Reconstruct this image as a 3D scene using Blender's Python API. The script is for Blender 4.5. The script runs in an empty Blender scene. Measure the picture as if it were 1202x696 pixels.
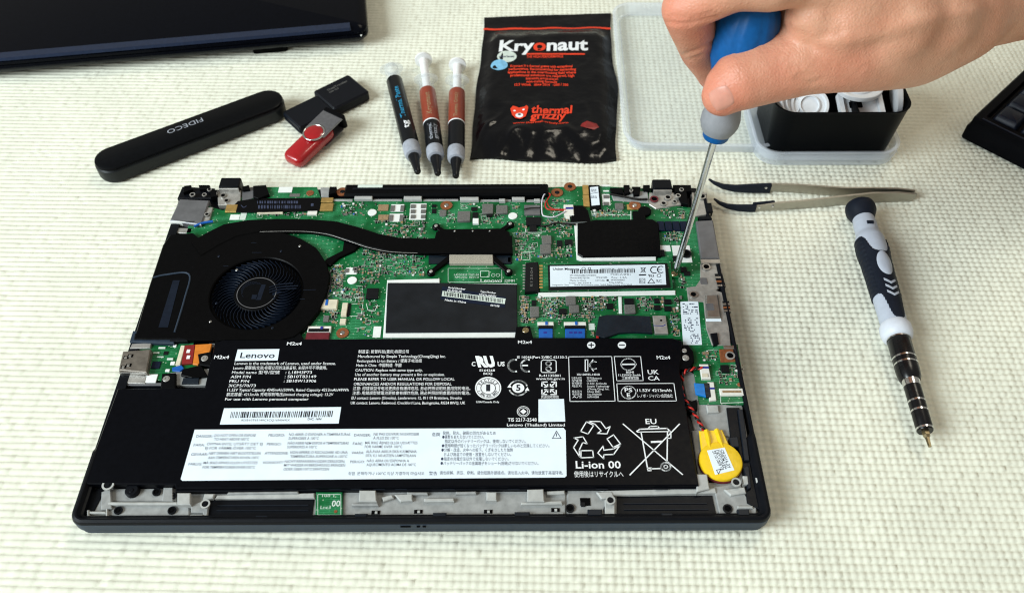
import bpy, math, random
import numpy as np
from mathutils import Vector, Matrix, Euler

random.seed(7)
rng = np.random.default_rng(7)
scene = bpy.context.scene
col = scene.collection

# ------------------------------------------------------------------ camera
CAM_LOC = Vector((0.04266603, -0.2857733, 0.3932912))
CAM_ROT = Euler((0.68192866, 0.00192181, -0.00349798), 'XYZ')
FOC = 0.84713629
cam_d = bpy.data.cameras.new('camera')
cam_d.sensor_width = 36.0
cam_d.lens = FOC * 36.0
cam_d.clip_start = 0.01
cam_d.clip_end = 50
cam = bpy.data.objects.new('camera', cam_d)
cam.location = CAM_LOC
cam.rotation_euler = CAM_ROT
cam_d.dof.use_dof = True
cam_d.dof.focus_distance = 0.47
cam_d.dof.aperture_fstop = 11.0
col.objects.link(cam)
scene.camera = cam

# ------------------------------------------------------------------ light
world = bpy.data.worlds.new('World')
scene.world = world
world.use_nodes = True
bg = world.node_tree.nodes['Background']
bg.inputs[0].default_value = (1.0, 0.96, 0.84, 1)
bg.inputs[1].default_value = 0.34


def area(name, loc, target, sx, sy, power, color):
    d = bpy.data.lights.new(name, 'AREA')
    d.shape = 'RECTANGLE'
    d.size = sx
    d.size_y = sy
    d.energy = power
    d.color = color
    o = bpy.data.objects.new(name, d)
    o.location = loc
    o.rotation_euler = (Vector(target) - Vector(loc)).to_track_quat('-Z', 'Y').to_euler()
    col.objects.link(o)
    return o


area('window_light', (-1.95, -0.95, 1.45), (0.05, 0.05, 0.0), 1.5, 1.2, 102, (0.85, 0.96, 1.0))
area('ceiling_light', (0.7, 0.9, 1.9), (0.1, 0.1, 0.0), 0.5, 0.5, 9, (1.0, 0.92, 0.76))

scene.view_settings.view_transform = 'Standard'
scene.view_settings.look = 'None'
scene.cycles.filter_width = 1.1
scene.view_settings.exposure = 0.0
scene.view_settings.gamma = 1.0
scene.view_settings.use_curve_mapping = False

# ------------------------------------------------------------------ pixel -> place
IW, IH = 1202.0, 696.0
RM = CAM_ROT.to_matrix()


def P(px, py, z=0.0):
    """Point of the plane at height z that the photograph shows at this pixel."""
    d = RM @ Vector(((px - IW / 2) / (FOC * IW), -(py - IH / 2) / (FOC * IW), -1.0))
    t = (z - CAM_LOC.z) / d.z
    return CAM_LOC + d * t


def R(x0, y0, x1, y1, z):
    """Axis aligned rectangle (cx, cy, w, d) lying at height z."""
    mx, my = (x0 + x1) / 2, (y0 + y1) / 2
    c = P(mx, my, z)
    w = P(x1, my, z).x - P(x0, my, z).x
    d = P(mx, y0, z).y - P(mx, y1, z).y
    return c.x, c.y, w, d


def Q(quad, z):
    """Best rotated rectangle for a pixel quad TL, TR, BR, BL: cx, cy, w, d, rot."""
    a, b, c, d = [P(x, y, z) for x, y in quad]
    ctr = (a + b + c + d) / 4
    u = (b - a + c - d) / 2
    v = (a - d + b - c) / 2
    ang = math.atan2(u.y, u.x)
    ang2 = math.atan2(v.y, v.x) - math.pi / 2
    return ctr.x, ctr.y, u.length, v.length, (ang + ang2) / 2


# ------------------------------------------------------------------ materials
MATS = {}


def mat(name, color, rough=0.5, metal=0.0, spec=0.5, var=0.12, scale=400.0, bump=0.0, bscale=1500.0,
        coat=0.0, sss=0.0, trans=0.0, ior=1.45, bdist=0.0004, rvar=0.08, color2=None, aniso=None):
    m = bpy.data.materials.new(name)
    m.use_nodes = True
    nt = m.node_tree
    b = nt.nodes['Principled BSDF']
    L = nt.links
    tc = nt.nodes.new('ShaderNodeTexCoord')
    src = tc.outputs['Object']
    if aniso:
        mp = nt.nodes.new('ShaderNodeMapping')
        mp.inputs['Scale'].default_value = aniso
        L.new(src, mp.inputs['Vector'])
        src = mp.outputs['Vector']
    nz = nt.nodes.new('ShaderNodeTexNoise')
    nz.inputs['Scale'].default_value = scale
    nz.inputs['Detail'].default_value = 4
    L.new(src, nz.inputs['Vector'])
    mx = nt.nodes.new('ShaderNodeMix')
    mx.data_type = 'RGBA'
    c1 = tuple(max(0, c * (1 - var)) for c in color)
    c2 = color2 if color2 else tuple(min(1, c * (1 + var)) for c in color)
    mx.inputs[6].default_value = (*c1, 1)
    mx.inputs[7].default_value = (*c2, 1)
    rp = nt.nodes.new('ShaderNodeMapRange')
    rp.inputs[1].default_value = 0.3
    rp.inputs[2].default_value = 0.7
    L.new(nz.outputs['Fac'], rp.inputs[0])
    L.new(rp.outputs[0], mx.inputs[0])
    L.new(mx.outputs[2], b.inputs['Base Color'])
    rr = nt.nodes.new('ShaderNodeMapRange')
    rr.inputs[3].default_value = max(0.02, rough - rvar)
    rr.inputs[4].default_value = min(1, rough + rvar)
    L.new(nz.outputs['Fac'], rr.inputs[0])
    L.new(rr.outputs[0], b.inputs['Roughness'])
    b.inputs['Metallic'].default_value = metal
    b.inputs['Specular IOR Level'].default_value = spec
    b.inputs['Coat Weight'].default_value = coat
    b.inputs['Coat Roughness'].default_value = 0.12
    b.inputs['IOR'].default_value = ior
    b.inputs['Transmission Weight'].default_value = trans
    if sss:
        b.inputs['Subsurface Weight'].default_value = sss
        b.inputs['Subsurface Radius'].default_value = (1.0, 0.35, 0.2)
        b.inputs['Subsurface Scale'].default_value = 0.004
    if bump:
        n2 = nt.nodes.new('ShaderNodeTexNoise')
        n2.inputs['Scale'].default_value = bscale
        n2.inputs['Detail'].default_value = 3
        L.new(src, n2.inputs['Vector'])
        bp = nt.nodes.new('ShaderNodeBump')
        bp.inputs['Strength'].default_value = bump
        bp.inputs['Distance'].default_value = bdist
        L.new(n2.outputs['Fac'], bp.inputs['Height'])
        L.new(bp.outputs[0], b.inputs['Normal'])
    MATS[name] = m
    return m


def frosted(name, color, alpha):
    """Thin milky polypropylene: partly see-through, partly white."""
    m = bpy.data.materials.new(name)
    m.use_nodes = True
    nt = m.node_tree
    nt.nodes.remove(nt.nodes['Principled BSDF'])
    out = nt.nodes['Material Output']
    tr = nt.nodes.new('ShaderNodeBsdfTransparent')
    tr.inputs[0].default_value = (0.97, 0.98, 0.99, 1)
    pr = nt.nodes.new('ShaderNodeBsdfPrincipled')
    tc = nt.nodes.new('ShaderNodeTexCoord')
    nz = nt.nodes.new('ShaderNodeTexNoise')
    nz.inputs['Scale'].default_value = 60
    nt.links.new(tc.outputs['Object'], nz.inputs['Vector'])
    mr = nt.nodes.new('ShaderNodeMapRange')
    mr.inputs[3].default_value = alpha - 0.06
    mr.inputs[4].default_value = alpha + 0.06
    nt.links.new(nz.outputs['Fac'], mr.inputs[0])
    pr.inputs['Base Color'].default_value = (*color, 1)
    pr.inputs['Roughness'].default_value = 0.35
    mix = nt.nodes.new('ShaderNodeMixShader')
    nt.links.new(mr.outputs[0], mix.inputs[0])
    nt.links.new(tr.outputs[0], mix.inputs[1])
    nt.links.new(pr.outputs[0], mix.inputs[2])
    nt.links.new(mix.outputs[0], out.inputs['Surface'])
    MATS[name] = m
    return m


def board_material():
    m = mat('board_green', (0.0012, 0.108, 0.027), 0.34, 0, 0.3, 0.3, 160, coat=0.12)
    nt = m.node_tree
    b = nt.nodes['Principled BSDF']
    tc = nt.nodes['Texture Coordinate']
    base = b.inputs['Base Color'].links[0].from_socket
    # copper routing under the lacquer
    vo = nt.nodes.new('ShaderNodeTexVoronoi')
    vo.distance = 'CHEBYCHEV'
    vo.feature = 'DISTANCE_TO_EDGE' if False else 'F1'
    vo.inputs['Scale'].default_value = 420
    nt.links.new(tc.outputs['Object'], vo.inputs['Vector'])
    wv = nt.nodes.new('ShaderNodeTexBrick')
    wv.inputs['Scale'].default_value = 330
    wv.inputs['Mortar Size'].default_value = 0.10
    wv.inputs['Brick Width'].default_value = 1.7
    wv.inputs['Row Height'].default_value = 0.35
    wv.inputs['Color1'].default_value = (0, 0, 0, 1)
    wv.inputs['Color2'].default_value = (0.25, 0.25, 0.25, 1)
    wv.inputs['Mortar'].default_value = (1, 1, 1, 1)
    nt.links.new(tc.outputs['Object'], wv.inputs['Vector'])
    nz = nt.nodes.new('ShaderNodeTexNoise')
    nz.inputs['Scale'].default_value = 55
    nz.inputs['Detail'].default_value = 2
    nt.links.new(tc.outputs['Object'], nz.inputs['Vector'])
    gate = nt.nodes.new('ShaderNodeMapRange')
    gate.inputs[1].default_value = 0.47
    gate.inputs[2].default_value = 0.60
    nt.links.new(nz.outputs['Fac'], gate.inputs[0])
    mul = nt.nodes.new('ShaderNodeMath')
    mul.operation = 'MULTIPLY'
    nt.links.new(wv.outputs['Color'], mul.inputs[0])
    nt.links.new(gate.outputs[0], mul.inputs[1])
    mx = nt.nodes.new('ShaderNodeMix')
    mx.data_type = 'RGBA'
    nt.links.new(mul.outputs[0], mx.inputs[0])
    nt.links.new(base, mx.inputs[6])
    mx.inputs[7].default_value = (0.035, 0.24, 0.10, 1)
    # vias
    lt = nt.nodes.new('ShaderNodeMath')
    lt.operation = 'LESS_THAN'
    lt.inputs[1].default_value = 0.13
    nt.links.new(vo.outputs['Distance'], lt.inputs[0])
    m2 = nt.nodes.new('ShaderNodeMix')
    m2.data_type = 'RGBA'
    nt.links.new(lt.outputs[0], m2.inputs[0])
    nt.links.new(mx.outputs[2], m2.inputs[6])
    m2.inputs[7].default_value = (0.30, 0.40, 0.28, 1)
    nt.links.new(m2.outputs[2], b.inputs['Base Color'])
    return m


board_material()
mat('black_plastic', (0.0018, 0.002, 0.0026), 0.5, 0, 0.08, bump=0.15, bscale=3000)
mat('chassis_black', (0.0030, 0.0038, 0.0060), 0.42, 0, 0.16, bump=0.12, bscale=4000)
mat('rim_slate', (0.020, 0.034, 0.056), 0.5, 0, 0.35, bump=0.12, bscale=4000)  # slate lightened for the light on the front face
mat('black_film', (0.0014, 0.0015, 0.0020), 0.30, 0, 0.10, bump=0.10, bscale=120, bdist=0.002)
mat('black_matte', (0.0015, 0.0015, 0.0018), 0.65, 0, 0.06)
mat('pipe_black', (0.0012, 0.0012, 0.0016), 0.36, 0, 0.10, bump=0.1, bscale=300)
mat('fan_grey', (0.006, 0.010, 0.020), 0.38, 0, 0.2)
mat('battery_black', (0.0014, 0.0017, 0.0032), 0.40, 0, 0.09, bump=0.08, bscale=60, bdist=0.002)
mat('label_white', (0.76, 0.85, 0.93), 0.42, 0, 0.4, var=0.03, scale=120)
mat('print_white', (0.82, 0.84, 0.86), 0.6, 0, 0.3, var=0.05)
mat('print_grey', (0.045, 0.055, 0.10), 0.6, 0, 0.3, var=0.2, scale=900)
mat('print_black', (0.012, 0.014, 0.022), 0.6, 0, 0.3)
mat('silk_white', (0.62, 0.70, 0.64), 0.6, 0, 0.3, var=0.1)
mat('pad_white', (0.78, 0.80, 0.78), 0.5, 0, 0.4, var=0.04)
mat('magnesium_grey', (0.30, 0.305, 0.30), 0.6, 0.0, 0.35, var=0.18, scale=260, bump=0.25, bscale=2500)
mat('magnesium_light', (0.42, 0.425, 0.41), 0.6, 0.0, 0.35, var=0.12, scale=260, bump=0.2, bscale=2500)
mat('steel', (0.50, 0.49, 0.47), 0.34, 1.0, 0.5, var=0.12, scale=300, bump=0.1, bscale=800)
mat('steel_dull', (0.40, 0.385, 0.36), 0.42, 0.5, 0.5, var=0.2, scale=300, bump=0.15, bscale=900)
mat('shield_grey', (0.17, 0.17, 0.18), 0.42, 0.45, 0.5, var=0.12, scale=200)
mat('tweezer_steel', (0.42, 0.40, 0.35), 0.42, 1.0, 0.5, var=0.10, scale=200, aniso=(1, 12, 12))
mat('chrome', (0.62, 0.62, 0.62), 0.16, 1.0, 0.5, var=0.05)
mat('copper', (0.30, 0.105, 0.042), 0.42, 0.45, 0.5, var=0.25, scale=900)
mat('gold', (0.55, 0.36, 0.12), 0.38, 0.7, 0.5, var=0.12)
mat('thermal_pad', (0.36, 0.33, 0.27), 0.75, 0.0, 0.3, var=0.3, scale=2200)
mat('inductor_grey', (0.14, 0.138, 0.13), 0.6, 0.1, 0.4, var=0.22, scale=1200)
mat('chip_black', (0.005, 0.0055, 0.007), 0.45, 0, 0.2)
mat('chip_navy', (0.006, 0.011, 0.028), 0.4, 0, 0.2)
mat('ceramic_tan', (0.30, 0.20, 0.11), 0.5, 0, 0.5, var=0.25, scale=900)
mat('solder', (0.55, 0.57, 0.56), 0.35, 0.9, 0.5, var=0.1)
mat('connector_cream', (0.66, 0.60, 0.46), 0.45, 0, 0.5, var=0.1)
mat('connector_white', (0.75, 0.74, 0.68), 0.45, 0, 0.5, var=0.06)
mat('cable_blue', (0.006, 0.10, 0.42), 0.4, 0, 0.45)
mat('cable_sky', (0.01, 0.18, 0.55), 0.4, 0, 0.45)
mat('cable_red', (0.22, 0.012, 0.012), 0.42, 0, 0.45)
mat('cable_orange', (0.62, 0.19, 0.02), 0.4, 0, 0.45)
mat('wine_red', (0.13, 0.012, 0.02), 0.42, 0, 0.45)
mat('wire_red', (0.48, 0.018, 0.012), 0.4, 0, 0.5)
mat('wire_black', (0.006, 0.006, 0.006), 0.45, 0, 0.4)
mat('wire_white', (0.60, 0.60, 0.66), 0.4, 0, 0.5)
mat('wire_grey', (0.14, 0.16, 0.16), 0.4, 0, 0.5)
mat('pen_blue', (0.02, 0.03, 0.25), 0.5, 0, 0.4)
mat('cell_yellow', (0.84, 0.55, 0.012), 0.36, 0, 0.5, var=0.06, bump=0.25, bscale=220, bdist=0.001)
mat('port_bronze', (0.20, 0.175, 0.15), 0.42, 0.6, 0.5, var=0.2, scale=300)
mat('shield_film', (0.0095, 0.011, 0.014), 0.42, 0, 0.2, var=0.25, scale=90, bump=0.10, bscale=120, bdist=0.002)
mat('clip_dark', (0.006, 0.009, 0.015), 0.45, 0, 0.25)
mat('flex_black', (0.0025, 0.0025, 0.003), 0.5, 0, 0.1)
mat('tape_slate', (0.008, 0.013, 0.020), 0.3, 0, 0.3, var=0.3, scale=120, bump=0.4, bscale=150, bdist=0.001)
mat('case_black', (0.002, 0.0025, 0.0035), 0.36, 0, 0.12, bump=0.05)
mat('case_side', (0.006, 0.008, 0.010), 0.42, 0, 0.3)
mat('stick_black', (0.004, 0.005, 0.008), 0.5, 0, 0.2, bump=0.1)
mat('stick_red', (0.34, 0.004, 0.008), 0.24, 0, 0.5, coat=0.5, var=0.05)
mat('swivel_grey', (0.20, 0.20, 0.215), 0.36, 0.7, 0.5)
mat('syringe_red', (0.26, 0.045, 0.022), 0.34, 0, 0.5, var=0.08)
mat('syringe_black', (0.004, 0.005, 0.007), 0.34, 0, 0.3)
mat('collar_grey', (0.33, 0.35, 0.40), 0.4, 0, 0.45)
mat('print_cyan', (0.02, 0.25, 0.45), 0.5, 0, 0.4)
mat('foil_black', (0.0012, 0.0015, 0.0028), 0.17, 0, 0.30, bump=0.45, bscale=55, bdist=0.003)
mat('print_red', (0.78, 0.05, 0.015), 0.5, 0, 0.4, var=0.06)
mat('print_skyblue', (0.20, 0.47, 0.70), 0.5, 0, 0.4)
mat('bin_black', (0.0018, 0.0022, 0.003), 0.34, 0, 0.05, bump=0.08, bscale=300)
mat('cap_white', (0.72, 0.74, 0.77), 0.4, 0, 0.45, var=0.03, sss=0.0)
mat('plunger_white', (0.80, 0.80, 0.80), 0.4, 0, 0.45, var=0.03)
mat('grip_navy', (0.006, 0.009, 0.017), 0.55, 0, 0.2, bump=0.3, bscale=2500)
mat('handle_grey', (0.42, 0.455, 0.53), 0.45, 0, 0.45, var=0.04)
mat('handle_pale', (0.60, 0.63, 0.70), 0.45, 0, 0.45, var=0.04)
mat('barrel_black', (0.003, 0.003, 0.004), 0.26, 0.0, 0.4)
mat('bit_steel', (0.36, 0.29, 0.17), 0.3, 1.0, 0.5)
mat('driver_blue', (0.003, 0.088, 0.29), 0.42, 0, 0.25, var=0.1, bump=0.15, bscale=600)
mat('driver_grey', (0.25, 0.255, 0.275), 0.5, 0, 0.4, var=0.06, bump=0.25, bscale=2500)
mat('key_slate', (0.008, 0.012, 0.024), 0.36, 0, 0.25)
mat('keyboard_black', (0.0018, 0.002, 0.0032), 0.42, 0, 0.06)
mat('far_laptop', (0.0012, 0.0018, 0.004), 0.2, 0, 0.10, bump=0.03)
mat('far_laptop_highlight', (0.009, 0.018, 0.045), 0.22, 0, 0.5)  # bluish highlight of the front edge, put into the colour
mat('nail_pink', (0.60, 0.27, 0.20), 0.36, 0, 0.45, var=0.05, sss=0.2)
frosted('frosted_plastic', (0.80, 0.84, 0.86), 0.10)
frosted('frosted_rim', (0.78, 0.83, 0.90), 0.30)
frosted('clear_tube', (0.85, 0.87, 0.88), 0.18)


def G(name):
    return MATS[name]


# ------------------------------------------------------------------ mesh builder
class MB:
    def __init__(self):
        self.v = []
        self.f = []
        self.mi = []
        self.cur = 0

    def addv(self, pts):
        n = len(self.v)
        self.v.extend([tuple(p) for p in pts])
        return n

    def face(self, idx):
        self.f.append(tuple(idx))
        self.mi.append(self.cur)

    def loft(self, loops, cap0=True, cap1=True, closed=True):
        n = len(loops[0])
        st = [self.addv(l) for l in loops]
        for a, b in zip(st[:-1], st[1:]):
            for i in range(n if closed else n - 1):
                j = (i + 1) % n
                self.face((a + i, a + j, b + j, b + i))
        if cap0:
            self.face([st[0] + i for i in reversed(range(n))])
        if cap1:
            self.face([st[-1] + i for i in range(n)])
        return self

    def box(self, cx, cy, z0, w, d, h, rot=0.0, ch=None):
        if ch is None:
            ch = min(w, d, h) * 0.16
        c, s = math.cos(rot), math.sin(rot)

        def lp(o, z):
            return [(cx + x * c - y * s, cy + x * s + y * c, z) for x, y in
                    ((-w / 2 + o, -d / 2 + o), (w / 2 - o, -d / 2 + o), (w / 2 - o, d / 2 - o), (-w / 2 + o, d / 2 - o))]
        if ch > 0:
            return self.loft([lp(0, z0), lp(0, z0 + h - ch), lp(ch, z0 + h)])
        return self.loft([lp(0, z0), lp(0, z0 + h)])

    def prism(self, poly, z0, z1, ch=0.0):
        a = sum(poly[i][0] * poly[(i + 1) % len(poly)][1] - poly[(i + 1) % len(poly)][0] * poly[i][1] for i in range(len(poly)))
        if a < 0:
            poly = list(reversed(poly))
        l0 = [(p[0], p[1], z0) for p in poly]
        l1 = [(p[0], p[1], z1 - ch) for p in poly]
        loops = [l0, l1]
        if ch > 0:
            n = len(poly)
            ins = []
            for i in range(n):
                p0, p, p1 = Vector(poly[i - 1][:2]), Vector(poly[i][:2]), Vector(poly[(i + 1) % n][:2])
                e0 = (p - p0).normalized()
                e1 = (p1 - p).normalized()
                n0 = Vector((-e0.y, e0.x))
                n1 = Vector((-e1.y, e1.x))
                b = n0 + n1
                if b.length < 1e-6:
                    b = n0
                b = b.normalized()
                k = max(0.35, b.dot(n0))
                q = p + b * (ch / k)
                ins.append((q.x, q.y, z1))
            loops.append(ins)
        return self.loft(loops)

    def cyl(self, cx, cy, z0, r, h, seg=16, ch=0.0, r2=None, ry=None):
        r2 = r if r2 is None else r2
        k = 1 if ry is None else ry / r

        def lp(rr, z):
            return [(cx + rr * math.cos(t * 2 * math.pi / seg), cy + k * rr * math.sin(t * 2 * math.pi / seg), z) for t in range(seg)]
        if ch:
            return self.loft([lp(r, z0), lp(r2, z0 + h - ch), lp(r2 - ch, z0 + h)])
        return self.loft([lp(r, z0), lp(r2, z0 + h)])

    def ring(self, cx, cy, z0, r0, r1, h, seg=24):
        def lp(rr, z):
            return [(cx + rr * math.cos(t * 2 * math.pi / seg), cy + rr * math.sin(t * 2 * math.pi / seg), z) for t in range(seg)]
        loops = [lp(r1, z0), lp(r1, z0 + h), lp(r0, z0 + h), lp(r0, z0)]
        self.loft(loops, False, False)
        a = len(self.v) - 4 * seg
        for i in range(seg):
            j = (i + 1) % seg
            self.face((a + 3 * seg + i, a + 3 * seg + j, a + j, a + i))
        return self

    def tube(self, pts, r, seg=8, closed=False):
        pts = [Vector(p) for p in pts]
        rs = r if isinstance(r, (list, tuple)) else [r] * len(pts)
        loops = []
        up = Vector((0, 0, 1))
        for i, p in enumerate(pts):
            t = (pts[min(i + 1, len(pts) - 1)] - pts[max(i - 1, 0)]).normalized()
            if abs(t.dot(up)) > 0.95:
                s = t.cross(Vector((1, 0, 0))).normalized()
            else:
                s = t.cross(up).normalized()
            u = s.cross(t).normalized()
            loops.append([tuple(p + (s * math.cos(k * 2 * math.pi / seg) + u * math.sin(k * 2 * math.pi / seg)) * rs[i]) for k in range(seg)])
        return self.loft(loops)

    def lathe(self, prof, seg=32, M=None, cap0=True, cap1=True, sy=1.0):
        """prof = [(s, r)] along local X, turned about X."""
        loops = []
        for s, r in prof:
            lp = []
            for k in range(seg):
                a = k * 2 * math.pi / seg
                p = Vector((s, r * math.cos(a), r * math.sin(a) * sy))
                lp.append(tuple(M @ p) if M else tuple(p))
            loops.append(lp)
        return self.loft(loops, cap0, cap1)

    def rr(self, cx, cy, w, d, r, rot, prof, seg=6, cap0=True, cap1=True, M=None, sub=0):
        """Rounded rectangle lofted through prof = [(outset, z)]."""
        c, s = math.cos(rot), math.sin(rot)
        loops = []
        for o, z in prof:
            ww, dd, rad = w / 2 + o, d / 2 + o, max(r + o, 1e-5)
            rad = min(rad, ww, dd)
            lp = []
            for q, (sx, sy) in enumerate(((1, 1), (-1, 1), (-1, -1), (1, -1))):
                for k in range(seg + 1):
                    a = q * math.pi / 2 + k * math.pi / 2 / seg
                    x = sx * (ww - rad) + rad * math.cos(a)
                    y = sy * (dd - rad) + rad * math.sin(a)
                    p = (cx + x * c - y * s, cy + x * s + y * c, z)
                    lp.append(tuple(M @ Vector(p)) if M else p)
            if sub:
                full_ = []
                for i_, p_ in enumerate(lp):
                    full_.append(p_)
                    if i_ % (seg + 1) == seg:
                        q_ = lp[(i_ + 1) % len(lp)]
                        full_ += [tuple(a_ + (b_ - a_) * t_ / (sub + 1) for a_, b_ in zip(p_, q_)) for t_ in range(1, sub + 1)]
                lp = full_
            loops.append(lp)
        return self.loft(loops, cap0, cap1)

    def xf(self, M, start=0):
        self.v[start:] = [tuple(M @ Vector(p)) for p in self.v[start:]]
        return self

    def build(self, name, mats, parent=None, smooth=30, label=None, kind=None):
        me = bpy.data.meshes.new(name)
        me.from_pydata(self.v, [], self.f)
        ms = mats if isinstance(mats, (list, tuple)) else [mats]
        for m in ms:
            me.materials.append(G(m))
        if len(ms) > 1:
            me.polygons.foreach_set('material_index', self.mi)
        if smooth:
            me.shade_smooth()
            me.set_sharp_from_angle(angle=math.radians(smooth))
        me.update()
        o = bpy.data.objects.new(name, me)
        col.objects.link(o)
        adopt(o, parent)
        if label:
            o['label'] = label
        if kind:
            o['kind'] = kind
        return o


def adopt(o, parent):
    if parent is None:
        return
    if parent.parent and parent.parent.parent:
        parent = parent.parent          # thing > part > sub-part, no deeper
    o.parent = parent
    if parent.type == 'EMPTY':
        o.matrix_parent_inverse = Matrix.Translation(-parent.location)


def thing(name, label, cat, loc, group=None):
    o = bpy.data.objects.new(name, None)
    o.empty_display_size = 0.01
    o.location = loc
    col.objects.link(o)
    o['label'] = label
    o['category'] = cat
    if group:
        o['group'] = group
    return o


def inst(name, mesh, loc, parent, rotz=0.0, scale=None):
    """Another object that shares a mesh."""
    o = bpy.data.objects.new(name, mesh)
    o.location = loc
    o.rotation_euler = (0, 0, rotz)
    if scale:
        o.scale = scale
    col.objects.link(o)
    adopt(o, parent)
    return o


# ------------------------------------------------------------------ lettering
_tc = {}
_tcurve = bpy.data.curves.new('lettering_source', 'FONT')
_tobj = bpy.data.objects.new('lettering_source', _tcurve)
col.objects.link(_tobj)


def glyphs(s, res=2, bold=0.0, align='LEFT'):
    key = (s, res, bold)
    if key not in _tc:
        _tcurve.body = s
        _tcurve.resolution_u = res
        _tcurve.offset = bold if all(ord(c_) < 0x2000 for c_ in s) else min(bold, 0.002)
        _tobj.data = _tcurve
        dg = bpy.context.evaluated_depsgraph_get()
        dg.update()
        ev = _tobj.evaluated_get(dg)
        me = ev.to_mesh()
        n = len(me.vertices)
        co = np.zeros(n * 3)
        me.vertices.foreach_get('co', co)
        fs = [tuple(p.vertices) for p in me.polygons]
        ev.to_mesh_clear()
        co = co.reshape(-1, 3)
        _tc[key] = (co[:, :2].copy(), fs)
    return _tc[key]


def put_text(mb, s, fn, height=None, width=None, bold=0.0, shear=0.0, res=2):
    """fn maps (u, v) metres along/above the baseline to a point."""
    co, fs = glyphs(s, res, bold)
    if len(co) == 0:
        return
    x0 = co[:, 0].min()
    wn = co[:, 0].max() - x0
    k = height / 0.70 if height else width / wn
    kx = width / wn if width else k
    a = mb.addv([fn((x - x0) * kx + shear * y * k, y * k) for x, y in co])
    for f in fs:
        mb.face([a + i for i in f])


def txt(mb, s, xl, yb, xr, z, hpx=3.4, bold=0.0, shear=0.0):
    """One line of laptop print given by pixel left, baseline, right."""
    a, b = P(xl, yb, z), P(xr, yb, z)
    up = P(xl, yb - hpx, z)
    put_text(mb, s, lambda u, v: (a.x + u, a.y + (b.y - a.y) * u / max(b.x - a.x, 1e-6) + v, z), height=up.y - a.y, width=b.x - a.x,
             bold=bold, shear=shear)


def stroke(mb, pts, z, wpx=1.0, closed=False):
    """Flat printed line through pixel points; width in pixels of the photograph."""
    ps = [P(x, y, z) for x, y in pts]
    w = (P(600 + wpx, 450, z).x - P(600, 450, z).x) / 2
    n = len(ps)
    for i in range(n if closed else n - 1):
        p, q = ps[i], ps[(i + 1) % n]
        t = (q - p)
        if t.length < 1e-9:
            continue
        t.normalize()
        s = Vector((-t.y, t.x, 0)) * w
        e = t * w * 0.8
        a = mb.addv([p - s - e, q - s + e, q + s + e, p + s - e])
        mb.face((a, a + 1, a + 2, a + 3))


def flat(mb, pts, z):
    a = mb.addv([tuple(P(x, y, z)) for x, y in pts])
    mb.face([a + i for i in range(len(pts))])


def ell(cx, cy, rx, ry, n=24, a0=0, a1=360):
    m = n if a1 - a0 >= 360 else n + 1
    return [(cx + rx * math.cos(math.radians(a0 + (a1 - a0) * i / n)), cy - ry * math.sin(math.radians(a0 + (a1 - a0) * i / n))) for i in range(m)]


def bars(mb, xl, xr, yt, yb, z, n, seed=1, skew=0.0, dy=0.0):
    """Barcode bars in a pixel strip; dy is the fall of the strip to the right."""
    r = random.Random(seed)
    x = xl
    step = (xr - xl) / n
    while x < xr - step:
        w = step * r.choice([0.35, 0.55, 0.9])
        t = (x - xl) / (xr - xl) * dy
        flat(mb, [(x, yb + t), (x + w, yb + t), (x + w + skew, yt + t), (x + skew, yt + t)], z)
        x += w + step * r.choice([0.35, 0.6, 0.8])

# ================================================================== the mat
def mat_material():
    m = mat('mat_cream', (0.755, 0.752, 0.635), 0.75, 0, 0.25, var=0.05, scale=25, bump=0.35, bscale=1800, bdist=0.0004)
    return m


mat_material()


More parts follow.
